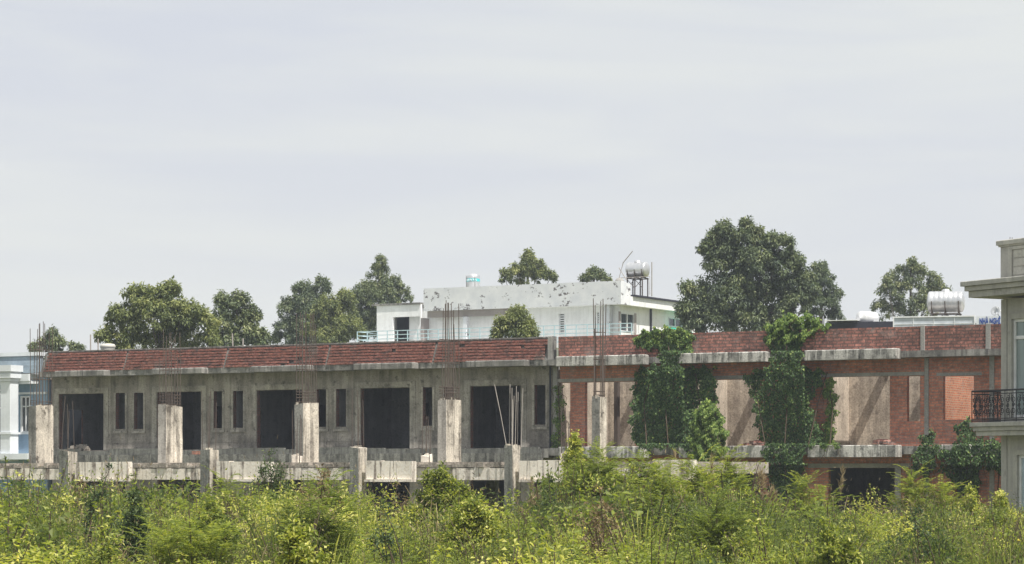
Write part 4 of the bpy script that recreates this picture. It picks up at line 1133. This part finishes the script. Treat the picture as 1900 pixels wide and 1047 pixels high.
vine('narrow bright vine strip on the right jamb of the green column', [(1533, 700), (1548, 705), (1553, 745), (1547, 790), (1552, 828), (1520, 828), (1532, 780), (1536, 745), (1528, 720)], v_over, 520, .15, M['leaf_vine_lit'], [[(1540, 826), (1545, 760), (1538, 705)]], tb=.35, group=VG)
vine('leafy vine knot hanging on the narrow concrete pillar at the lower slab', [(1700, 838), (1710, 810), (1728, 798), (1740, 826), (1736, 862), (1716, 890), (1702, 872), (1692, 888), (1688, 862)], v_over, 400, .16, M['leaf_vine'], [[(1715, 930), (1718, 860), (1725, 805)]], group=VG)
vine('dark vine mass shrouding the lower storey beside the grey house', [(1742, 836), (1776, 828), (1776, 790), (1798, 774), (1815, 792), (1812, 812), (1862, 816), (1874, 842), (1868, 888), (1852, 870), (1818, 864), (1812, 915), (1772, 905), (1748, 876)], v_over, 1050, .19, M['leaf_vine'], [[(1790, 935), (1795, 860), (1798, 790)], [(1850, 930), (1855, 860), (1860, 825)]], group=VG)
vine('thin vine strip climbing the seam between the grey terrace and the brick shell', [(1032, 716), (1041, 712), (1047, 760), (1040, 800), (1044, 836), (1018, 838), (1030, 800)], lambda x, y: np.full(len(x), .1), 420, .13, M['leaf_vine_lit'], [[(1036, 836), (1038, 770), (1036, 716)]], tb=.3, group=VG)
vine('upright leafy green mound in front of the right edge of the widest vine curtain', [(1300, 746), (1318, 740), (1334, 760), (1348, 798), (1346, 832), (1330, 862), (1288, 862), (1276, 815), (1290, 770)], lambda x, y: np.full(len(x), 1.5), 1900, .17, M['leaf_vine_lit'], [[(1310, 900), (1312, 820), (1315, 750)], [(1310, 870), (1330, 800)]], 'climbing_vine', 'vine', tb=.52, thick=.6, group=VG)

# ---- shrubs of the field
def curve(a, b, sag, n=7):
    t = np.linspace(0, 1, n)[:, None]
    return a + (b - a) * t + sag * (np.sin(np.pi * t * .5) - t) * 2
def shrub(kind, label, x, ytop, wpx, Y, m, nst=9, cat='shrub', group='tall shrubs and grasses rising out of the weeds', tb=.5, leaf=.085, dens=1.0, name=None, lean=0):
    k = Y / FPX; top = P(x, ytop, Y); H = top[2]; Wd = wpx * k
    base = np.array([top[0] - lean * Wd, Y, 0.0])
    T = thing(name or ('tall_grass' if kind == 'plume' else 'shrub'), label, cat, IDF, (base[0], -base[1], 0), group)
    st = MB(); Q, TT = [], []; PQ, PT = [], []
    for i in range(nst):
        a = RNG.uniform(0, 2 * math.pi); rr_ = math.sqrt(RNG.uniform(0, 1)) * Wd / 2
        h = H * (1 - .32 * (rr_ / (Wd / 2 + 1e-6)) ** 2) * RNG.uniform(.82, 1.0)
        if i == 0: rr_, h = 0, H
        tip = np.array([top[0] + rr_ * math.cos(a), Y + rr_ * math.sin(a), h])
        b0 = base + np.array([RNG.normal(0, .12), RNG.normal(0, .12), 0])
        sag = np.array([0, 0, .25 * h]) if kind != 'twiggy' else np.array([0, 0, .35 * h]) + np.array([(b0[0] - tip[0]) * .3, 0, 0])
        c = curve(b0, tip, sag)
        st.tube([tuple(p) for p in c], .016 if kind != 'plume' else .006, 4, r1=.005)
        def along(t):
            f = t * (len(c) - 1); i0_ = np.clip(f.astype(int), 0, len(c) - 2); w_ = (f - i0_)[:, None]; return c[i0_] * (1 - w_) + c[i0_ + 1] * w_
        if kind in ('leafy', 'twiggy'):
            nt_ = int((26 if kind == 'leafy' else 8) * dens * max(1, H / 2)); t0 = RNG.uniform(.35 if kind == 'leafy' else .55, 1.0, nt_)
            s0 = along(t0); dr = rnd_unit(nt_); dr[:, 2] = np.abs(dr[:, 2]) * .6 + .1; ln = RNG.uniform(.18, .5, nt_)[:, None] * (1.15 - t0[:, None] * .6) * max(.6, Wd * .5)
            e0 = s0 + dr * ln
            Q.append(ribbon(s0, e0, .005)); TT.append(np.full(nt_, .15))
            nl = 26 if kind == 'leafy' else 6
            f = RNG.uniform(.15, 1.1, (nt_, nl, 1)); pos = s0[:, None] + (e0 - s0)[:, None] * f + RNG.normal(0, .045, (nt_, nl, 3))
            pos = pos.reshape(-1, 3); n = len(pos); d = rnd_unit(n) + np.array([0, 0, -.15]) + np.repeat(dr, nl, 0) * .6
            Q.append(leaves(pos, d, rnd_unit(n) * .7 + np.array([0, 0, 1.]), RNG.uniform(.6, 1.2, n) * leaf, RNG.uniform(.4, .6, n) * leaf))
            TT.append(np.clip(RNG.normal(tb, .2, n) + np.repeat(RNG.normal(0, .1, nt_), nl), 0, 1))
        elif kind == 'feathery':
            nf = int(24 * dens * max(1, H / 2)); t0 = RNG.uniform(.25, 1.0, nf); s0 = along(t0)
            az = RNG.uniform(0, 2 * math.pi, nf); ln = RNG.uniform(.35, .7, nf)
            for j in range(nf):
                d = np.array([math.cos(az[j]), math.sin(az[j]), RNG.uniform(.2, .9)]); e = s0[j] + d * ln[j]; mid = curve(s0[j], e, np.array([0, 0, .22]), 6)
                tt = np.repeat(np.linspace(.08, 1, 20), 2); sg = np.tile([1, -1], 20)
                f = tt * 5; i0_ = np.clip(f.astype(int), 0, 4); w_ = (f - i0_)[:, None]; pos = mid[i0_] * (1 - w_) + mid[i0_ + 1] * w_
                ax_ = unit(mid[i0_ + 1] - mid[i0_]); sd = unit(np.cross(ax_, np.array([0, 0, 1.]))) * sg[:, None]
                n = len(pos); Q.append(leaves(pos, sd + ax_ * .5 + RNG.normal(0, .12, (n, 3)), np.tile([0, 0, 1.], (n, 1)) + RNG.normal(0, .3, (n, 3)), .11 * np.sin(np.pi * np.clip(tt, .15, .95)) ** .5 * RNG.uniform(.8, 1.1, n), .022))
                TT.append(np.clip(RNG.normal(tb, .12, n) + RNG.normal(0, .1), 0, 1))
        elif kind == 'plume':
            nb = 7
            for j in range(nb):
                az = RNG.uniform(0, 2 * math.pi); l_ = RNG.uniform(.5, 1.0) * min(1.5, H * .7)
                s = c[int(RNG.integers(0, 3))]; e = s + np.array([math.cos(az) * l_ * .6, math.sin(az) * l_ * .6, l_ * RNG.uniform(.15, .7)])
                cc = curve(s, e, np.array([0, 0, .35 * l_]), 6)
                Q.append(ribbon(cc[:-1], cc[1:], .012)); TT.append(np.full(5, np.clip(RNG.normal(tb, .15), 0, 1)))
            # plume: many fine dry hairs near the tip
            n = 60; t0 = RNG.uniform(.78, 1.02, n); s0 = along(np.clip(t0, 0, 1)); dd = unit(c[-1] - c[-2]) + RNG.normal(0, .35, (n, 3)) + np.array([.25, 0, -.1])
            PQ.append(leaves(s0, dd, rnd_unit(n), RNG.uniform(.12, .26, n), .016)); PT.append(np.clip(RNG.normal(.6, .2, n), 0, 1))
    part('stem', st, M['stem'], T)
    q = MB(); q.quads(np.concatenate(Q), np.concatenate(TT)); part('foliage', q, m, T)
    if PQ: q = MB(); q.quads(np.concatenate(PQ), np.concatenate(PT)); part('plume', q, M['dry'], T)
    return T
SH = [
 ('feathery', 'large olive feathery shrub before the right end of the concrete frame', 1108, 838, 135, 63, 'weed', 30, .42, {}),
 ('leafy', 'bright lime shrub against the seam between grey terrace and brick shell', 1064, 806, 44, 66, 'weed', 14, .68, {}),
 ('twiggy', 'half bare brown shrub standing before the third stub column', 500, 836, 100, 60, 'weed_dark', 26, .6, {}),
 ('leafy', 'bushy bright shrub rising in front of the fourth stub column', 818, 864, 110, 58, 'weed', 26, .52, {}),
 ('twiggy', 'thin arching brown stems leaning right before the leftmost beams', 205, 868, 90, 52, 'weed_dark', 9, .5, {'lean': .5}),
 ('leafy', 'narrow dark column of leaves left of the second concrete post', 248, 915, 26, 46, 'weed_dark', 8, .6, {}),
 ('plume', 'tall plumed grass right of the end of the streaked beam', 1320, 850, 100, 64, 'weed', 12, .62, {}),
 ('feathery', 'olive feathery shrub left of the dark green vine column', 1350, 850, 100, 68, 'weed', 16, .52, {}),
 ('plume', 'beige plumed grass bending before the foot of the vine column', 1412, 880, 80, 66, 'weed', 12, .6, {}),
 ('plume', 'single pale drooping plume before the widest dark ground opening', 1562, 872, 30, 72, 'weed', 3, .6, {}),
 ('feathery', 'arching olive shrub left of the widest dark ground opening', 1500, 893, 110, 70, 'weed', 12, .5, {}),
 ('twiggy', 'sparse twigs crossing the middle of the widest dark ground opening', 1615, 898, 70, 74, 'weed', 8, .7, {}),
 ('feathery', 'olive feathery shrub before the brick right of the widest dark opening', 1690, 884, 70, 72, 'weed', 9, .55, {}),
 ('feathery', 'feathery shrub before the narrow concrete pillar at the vine knot', 1745, 900, 60, 72, 'weed', 8, .55, {}),
 ('leafy', 'upright yellow green shrub before the dark opening beside the grey house', 1800, 908, 60, 66, 'weed', 10, .68, {}),
 ('leafy', 'yellowish shrub at the foot of the grey house', 1858, 918, 80, 60, 'weed', 12, .75, {}),
 ('leafy', 'pointed leafy shrub before the dark gap under the frame right of the third post', 860, 900, 70, 58, 'weed', 10, .5, {}),
 ('twiggy', 'reddish dry shrub in the dark gap under the frame', 735, 898, 80, 66, 'dry', 12, .3, {}),
 ('twiggy', 'dry brown shrub below the leftmost concrete post', 150, 893, 60, 62, 'dry', 10, .2, {}),
 ('twiggy', 'bare dark twigs leaning right over the weeds below the third post', 700, 935, 60, 44, 'weed_dark', 5, .4, {'lean': -.6}),
 ('twiggy', 'bare dark twigs leaning right in the lower right weeds', 1690, 945, 60, 44, 'weed_dark', 5, .4, {'lean': -.7}),
 ('twiggy', 'spreading bare brown twigs low in the right middle weeds', 1390, 915, 90, 44, 'weed', 9, .5, {'lean': -.4}),
 ('twiggy', 'forked bare brown twigs low in the left weeds', 190, 930, 90, 40, 'weed', 9, .5, {}),
 ('feathery', 'dull green feathery shrub among the weeds left of centre', 610, 890, 110, 54, 'weed', 12, .4, {}),
 ('leafy', 'dark leafy shrub behind the weeds right of the last concrete post', 1020, 888, 70, 66, 'weed_dark', 12, .4, {}),
 ('plume', 'dry beige grass clump right of the last concrete post', 985, 895, 50, 64, 'weed', 10, .7, {}),
 ('leafy', 'yellow green shrub at the bottom edge left of centre', 560, 975, 120, 36, 'weed', 14, .62, {}),
 ('feathery', 'green feathery shrub among low weeds before the second stub column', 420, 892, 110, 58, 'weed', 12, .5, {}),
 ('feathery', 'olive feathery shrub above the weeds below the streaked beam end', 1230, 882, 120, 58, 'weed', 13, .5, {}),
 ('feathery', 'low green feathery shrub hiding the beam beside the large olive feathery shrub', 1190, 846, 90, 66, 'weed', 14, .45, {}),
 ('plume', 'dry drooping grass clump hanging above the right end of the streaked beam', 1252, 842, 60, 67, 'dry', 9, .5, {}),
 ('feathery', 'olive shrub in the weeds below and left of the vine column', 1330, 925, 110, 46, 'weed', 12, .36, {}),
 ('feathery', 'broad olive feathery shrub low in the left part of the weeds', 350, 945, 150, 42, 'weed', 9, .5, {}),
 ('leafy', 'rounded leafy bush in the weeds straight below the second concrete post', 395, 932, 100, 45, 'weed', 12, .38, {}),
 ('feathery', 'big dull feathery shrub in the weeds under the third stub column', 575, 915, 150, 46, 'weed', 14, .36, {}),
 ('leafy', 'bright bush below the fourth stub column in the middle of the weeds', 880, 930, 130, 48, 'weed', 24, .62, {}),
 ('feathery', 'tall feathery shrub before the vine curtain foot, olive and yellow tipped', 1285, 865, 110, 60, 'weed', 18, .55, {}),
 ('leafy', 'leafy bush low in the weeds under the widest ground opening', 1540, 962, 120, 42, 'weed', 8, .5, {}),
 ('twiggy', 'tall dead stems standing in the weeds between second and third posts', 590, 868, 110, 50, 'dry', 10, .3, {}),
 ('twiggy', 'slender dead stems crossing the weeds right of the last post', 1110, 900, 90, 42, 'dry', 9, .3, {'lean': -.4}),
]
for kind, label, x, yt, wp, Y, mk, nst, tb, kw in SH:
    shrub(kind, label, x, yt, wp, Y, M[mk], nst, tb=tb, **kw)

# ---- undergrowth: one mass of weeds
def proto(kind):
    """unit-height plant; returns list of (quads, tint, slot)"""
    out_ = []
    if kind == 'leafy':
        ns = 7; Q, T = [], []
        for _ in range(ns):
            a = RNG.uniform(0, 6.28); tip = np.array([math.cos(a) * RNG.uniform(.05, .33), math.sin(a) * RNG.uniform(.05, .33), RNG.uniform(.7, 1.0)])
            c = curve(np.zeros(3), tip, np.array([0, 0, .15]), 5)
            out_.append((ribbon(c[:-1], c[1:], .004), np.full(4, .2), 1))
            n = 84; t = RNG.uniform(.2, 1.02, n); f = t * 4; i0_ = np.clip(f.astype(int), 0, 3); w_ = (f - i0_)[:, None]
            pos = c[i0_] * (1 - w_) + c[i0_ + 1] * w_ + RNG.normal(0, .05, (n, 3)); d = rnd_unit(n); d[:, 2] = d[:, 2] * .5 + .1
            Q.append(leaves(pos, d, rnd_unit(n) * .6 + np.array([0, 0, 1.]), RNG.uniform(.02, .045, n), RNG.uniform(.012, .024, n))); T.append(RNG.normal(0, .15, n))
        out_.append((np.concatenate(Q), np.concatenate(T), 0))
    elif kind == 'fern':
        for _ in range(12):
            a = RNG.uniform(0, 6.28); z0_ = RNG.uniform(.3, .85); s = np.array([math.cos(a) * .04, math.sin(a) * .04, z0_]); e = s + np.array([math.cos(a) * .32, math.sin(a) * .32, RNG.uniform(.0, .25)])
            c = curve(s, e, np.array([0, 0, .1]), 5); tt = np.repeat(np.linspace(.1, 1, 13), 2); sg = np.tile([1, -1], 13)
            f = tt * 4; i0_ = np.clip(f.astype(int), 0, 3); w_ = (f - i0_)[:, None]; pos = c[i0_] * (1 - w_) + c[i0_ + 1] * w_
            ax_ = unit(c[i0_ + 1] - c[i0_]); sd = unit(np.cross(ax_, np.array([0, 0, 1.]))) * sg[:, None]; n = len(pos)
            out_.append((leaves(pos, sd + ax_ * .6 + RNG.normal(0, .15, (n, 3)), np.tile([0, 0, 1.], (n, 1)) + RNG.normal(0, .3, (n, 3)), .055 * RNG.uniform(.8, 1.2, n), .013), RNG.normal(-.04, .1, n), 0))
        c = curve(np.zeros(3), np.array([.05, 0, .9]), np.zeros(3), 4); out_.append((ribbon(c[:-1], c[1:], .006), np.full(3, .2), 1))
    elif kind == 'broad':
        n = 70; pos = np.stack([RNG.normal(0, .2, n), RNG.normal(0, .2, n), RNG.uniform(.3, 1.0, n)], 1); az = rnd_unit(n); az[:, 2] = az[:, 2] * .2 - .1
        out_.append((leaves(pos, az, rnd_unit(n) * .35 + np.array([0, 0, 1.]), RNG.uniform(.07, .13, n), RNG.uniform(.05, .085, n)), RNG.normal(.06, .1, n), 0))
        c = curve(np.zeros(3), np.array([.05, 0, .95]), np.zeros(3), 4); out_.append((ribbon(c[:-1], c[1:], .008), np.full(3, .2), 1))
    elif kind in ('grass', 'dry'):
        n = 30 if kind == 'grass' else 22
        for _ in range(n):
            a = RNG.uniform(0, 6.28); r_ = RNG.uniform(.1, .5); e = np.array([math.cos(a) * r_, math.sin(a) * r_, RNG.uniform(.4, 1.0)]); s = RNG.normal(0, .05, 3) * np.array([1, 1, 0])
            c = curve(s, e, np.array([0, 0, .3]), 6); out_.append((ribbon(c[:-1], c[1:], .006 if kind == 'grass' else .004), np.full(5, RNG.normal(.05, .12)), 0 if kind == 'grass' else 2))
        if kind == 'dry':
            m_ = 50; p_ = RNG.normal(0, .16, (m_, 3)) + np.array([0, 0, .85]); out_.append((leaves(p_, rnd_unit(m_) + np.array([0, 0, .6]), rnd_unit(m_), .06, .010), RNG.normal(.1, .15, m_), 2))
    elif kind == 'twigs':
        for _ in range(6):
            a = RNG.uniform(0, 6.28); e = np.array([math.cos(a) * .3, math.sin(a) * .3, RNG.uniform(.7, 1.05)]); c = curve(np.zeros(3), e, np.array([0, 0, .1]), 5)
            out_.append((ribbon(c[:-1], c[1:], .006), np.full(4, .2), 1))
            k_ = 4; s = c[RNG.integers(1, 4, k_)]; e2 = s + rnd_unit(k_) * .15 + np.array([0, 0, .15]); out_.append((ribbon(s, e2, .003), np.full(k_, .2), 1))
            n = 14; pos = c[RNG.integers(2, 5, n)] + RNG.normal(0, .07, (n, 3)); out_.append((leaves(pos, rnd_unit(n), rnd_unit(n), .04, .02), RNG.normal(.1, .2, n), 0))
    by = {}
    for q_, t_, s_ in out_: by.setdefault(s_, []).append((q_, t_))
    return [(np.concatenate([a for a, _ in v_]), np.concatenate([b for _, b in v_]), s_) for s_, v_ in by.items()]
def bush():
    """lumpy dome of small leaves, unit height"""
    n = 820; lumps = [(RNG.uniform(-.26, .26), RNG.uniform(-.26, .26), RNG.uniform(.35, .80), RNG.uniform(.12, .22)) for _ in range(13)]
    k = RNG.integers(0, 13, n); Lm = np.array(lumps)[k]; l = rnd_unit(n); l[:, 2] = np.where(l[:, 2] < -.3, -l[:, 2], l[:, 2])
    pos = Lm[:, :3] + l * (Lm[:, 3] * RNG.uniform(.35, 1.1, n) ** .6)[:, None]
    T = RNG.normal(0, .12, n) + RNG.normal(0, .09, 13)[k]
    Q = leaves(pos, l * .8 + rnd_unit(n) * .6 + np.array([0, 0, -.1]), l * .6 + np.array([0, 0, .9]) + rnd_unit(n) * .4, RNG.uniform(.028, .055, n), RNG.uniform(.016, .030, n))
    m_ = 9; tips = np.stack([RNG.normal(0, .28, m_), RNG.normal(0, .28, m_), RNG.uniform(.8, 1.12, m_)], 1)
    st = ribbon(tips * np.array([.5, .5, .4]), tips, .004)
    n2 = 10 * m_; p2 = np.repeat(tips, 10, 0) - np.array([0, 0, 1]) * RNG.uniform(0, .2, (n2, 1)) + RNG.normal(0, .012, (n2, 3))
    Q2 = leaves(p2, rnd_unit(n2) + np.array([0, 0, .3]), rnd_unit(n2) + np.array([0, 0, 1.]), RNG.uniform(.03, .05, n2), RNG.uniform(.012, .022, n2))
    return [(np.concatenate([Q, Q2]), np.concatenate([T, RNG.normal(.1, .12, n2)]), 0), (st, np.full(m_, .2), 1)]
PROT = {k: [proto(k) for _ in range(6)] for k in ('leafy', 'fern', 'grass', 'dry', 'twigs', 'broad')}
PROT['bush'] = [bush() for _ in range(8)]
YT = [(-200, 894), (0, 893), (150, 906), (300, 909), (420, 904), (500, 901), (600, 904), (640, 924), (700, 939), (760, 931), (820, 909), (900, 914), (930, 947), (1000, 919), (1060, 899), (1150, 889), (1250, 897), (1330, 889), (1400, 904), (1450, 926), (1550, 929), (1600, 944), (1700, 940), (1750, 926), (1800, 934), (1900, 939), (2100, 939)]
yx, yy = np.array(YT).T
def fieldnoise(x, y, s, ph):
    return (np.sin(x * s + ph + 1.7 * np.sin(y * s * .8 + ph)) + np.sin(y * s * 1.3 + 2 * ph + 1.3 * np.sin(x * s * .9))) * .5
def plant_positions(Y0_, Y1_, dens):
    Aq = (Y1_ - Y0_) * (.42 * (Y0_ + Y1_) / 2 + 7); n = int(Aq * dens)
    Y = np.sqrt(RNG.uniform(Y0_ ** 2, Y1_ ** 2, n)); X = RNG.uniform(-1, 1, n) * (.21 * Y + 3.5)
    return X, Y
blocks = {0: [], 1: [], 2: []}
fl = []
for (Ya, Yb, dn, lim) in ((25, 36, 4.4, 1.0), (36, 50, 3.4, 1.0), (50, 72, 2.3, 1.0), (72, 97, 1.5, 1.0)):
    X, Y = plant_positions(Ya, Yb, dn)
    xpx = CX + X / Y * FPX
    # keep clear of the buildings and of the frame slab
    u = X * A.c - (Y - A.Y0) * A.s; v = -X * A.s - (Y - A.Y0) * A.c
    ok = (v > .9) & ~((v > 20.2) & (v < 26.5) & (u < slabR + .2)) & ~((xpx > 1850) & (Y > 77))
    X, Y, xpx, v, u = X[ok], Y[ok], xpx[ok], v[ok], u[ok]
    ztop = CZ + (HY - np.interp(xpx, yx, yy)) / FPX * Y
    near = 1.16 + .30 * fieldnoise(X, Y, .55, 1.0)
    w_ = np.clip((Y - 36) / 22, 0, 1)
    H = near * (1 - w_) + ztop * w_
    H = H * (1 + .16 * fieldnoise(X, Y, 1.3, .4) + .14 * fieldnoise(X, Y, 2.9, 1.4)) * RNG.uniform(.64, 1.02, len(X))
    under = (v < 22) & (u < slabR)
    H = np.where(under, H * .62, H)
    H = np.clip(H, .5, 2.9)
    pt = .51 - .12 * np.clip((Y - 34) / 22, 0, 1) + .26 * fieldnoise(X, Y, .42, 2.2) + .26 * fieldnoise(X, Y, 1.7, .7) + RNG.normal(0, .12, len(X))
    ks = fieldnoise(X, Y, .6, 3.3) + RNG.normal(0, .35, len(X))
    dz = fieldnoise(X, Y, .35, 5.1); bp = fieldnoise(X, Y, .8, 7.7); gp = fieldnoise(X, Y, .5, 9.1)
    # a patch of dry reddish grass in front of the wide ground opening
    dryp = (np.abs(xpx - 1640) < 75) & (Y > 60)
    for i in range(len(X)):
        r_ = RNG.random()
        kind = 'leafy' if ks[i] < .25 else ('fern' if ks[i] < .75 else 'grass')
        if r_ < .05: kind = 'grass'
        elif r_ < .09 + .08 * max(0, dz[i]): kind = 'dry'
        elif r_ < .21: kind = 'twigs'
        elif bp[i] > .55 and r_ > .35: kind = 'broad'
        elif gp[i] > .5 and r_ > .3: kind = 'grass' if r_ > .5 else 'dry'
        elif ks[i] < .45 and r_ > .42: kind = 'bush'
        elif kind == 'grass' and r_ > .4: kind = 'fern'
        if dryp[i] and r_ < .55: kind = 'dry'
        a = RNG.uniform(0, 6.28); ca, sa = math.cos(a), math.sin(a); h = H[i]; wd = h * RNG.uniform(.8, 1.25) * {'leafy': 1.1, 'bush': 1.25 if Y[i] < 45 else .85}.get(kind, .75)
        ls = 1.0
        R_m = np.array([[ca * wd, -sa * wd, 0], [sa * wd, ca * wd, 0], [0, 0, h]], dtype=np.float32)
        for q_, t_, s_ in PROT[kind][int(RNG.integers(0, 6))]:
            if Y[i] > 60 and s_ == 0 and len(q_) > 100:
                q_ = q_[::2]; t_ = t_[::2]; cen = q_.mean(1, keepdims=True); q_ = cen + (q_ - cen) * 1.3
            blocks[s_].append((q_.astype(np.float32) @ R_m.T + np.array([X[i], Y[i], 0], dtype=np.float32), np.clip(t_ + pt[i] - {'fern': .2, 'bush': .12 if r_ > .72 else -.05, 'grass': -.02}.get(kind, 0), 0, 1)))
        if RNG.random() < .015 and Y[i] < 60: fl.append((X[i] + RNG.normal(0, .1), Y[i], h * .97))
us = MB()
for s_, v_ in blocks.items():
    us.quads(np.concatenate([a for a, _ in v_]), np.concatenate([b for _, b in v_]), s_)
fl = np.array(fl)
for k_ in range(4):
    n = len(fl); d = rnd_unit(n) + np.array([0, -.3, .4]); us.quads(leaves(fl + RNG.normal(0, .01, (n, 3)), d, rnd_unit(n), .045, .04), np.full(n, .5), 3)
single('undergrowth', us, [M['weed'], M['stem'], M['dry'], M['flower']], IDF, (0, -60, 0), 'dense yellow-green weeds filling the whole foreground field', 'weeds', kind='stuff')
print('undergrowth quads', sum(len(b[0]) for b in us.blocks))

# ================================================================== HAZE
hz = MB(); hz.box(-170, 170, -420, 40, -1.0, 32)
hm = bpy.data.materials.new('thin_haze'); hm.use_nodes = True
hm.node_tree.nodes.clear()
ho = hm.node_tree.nodes.new('ShaderNodeOutputMaterial'); hv = hm.node_tree.nodes.new('ShaderNodeVolumePrincipled')
hv.inputs['Color'].default_value = (.80, .88, 1.0, 1); hv.inputs['Density'].default_value = .00038
hm.node_tree.links.new(hv.outputs[0], ho.inputs['Volume'])
single('haze', hz, hm, IDF, (0, 0, 0), 'thin bluish summer haze over the field and houses', 'haze', kind='stuff')
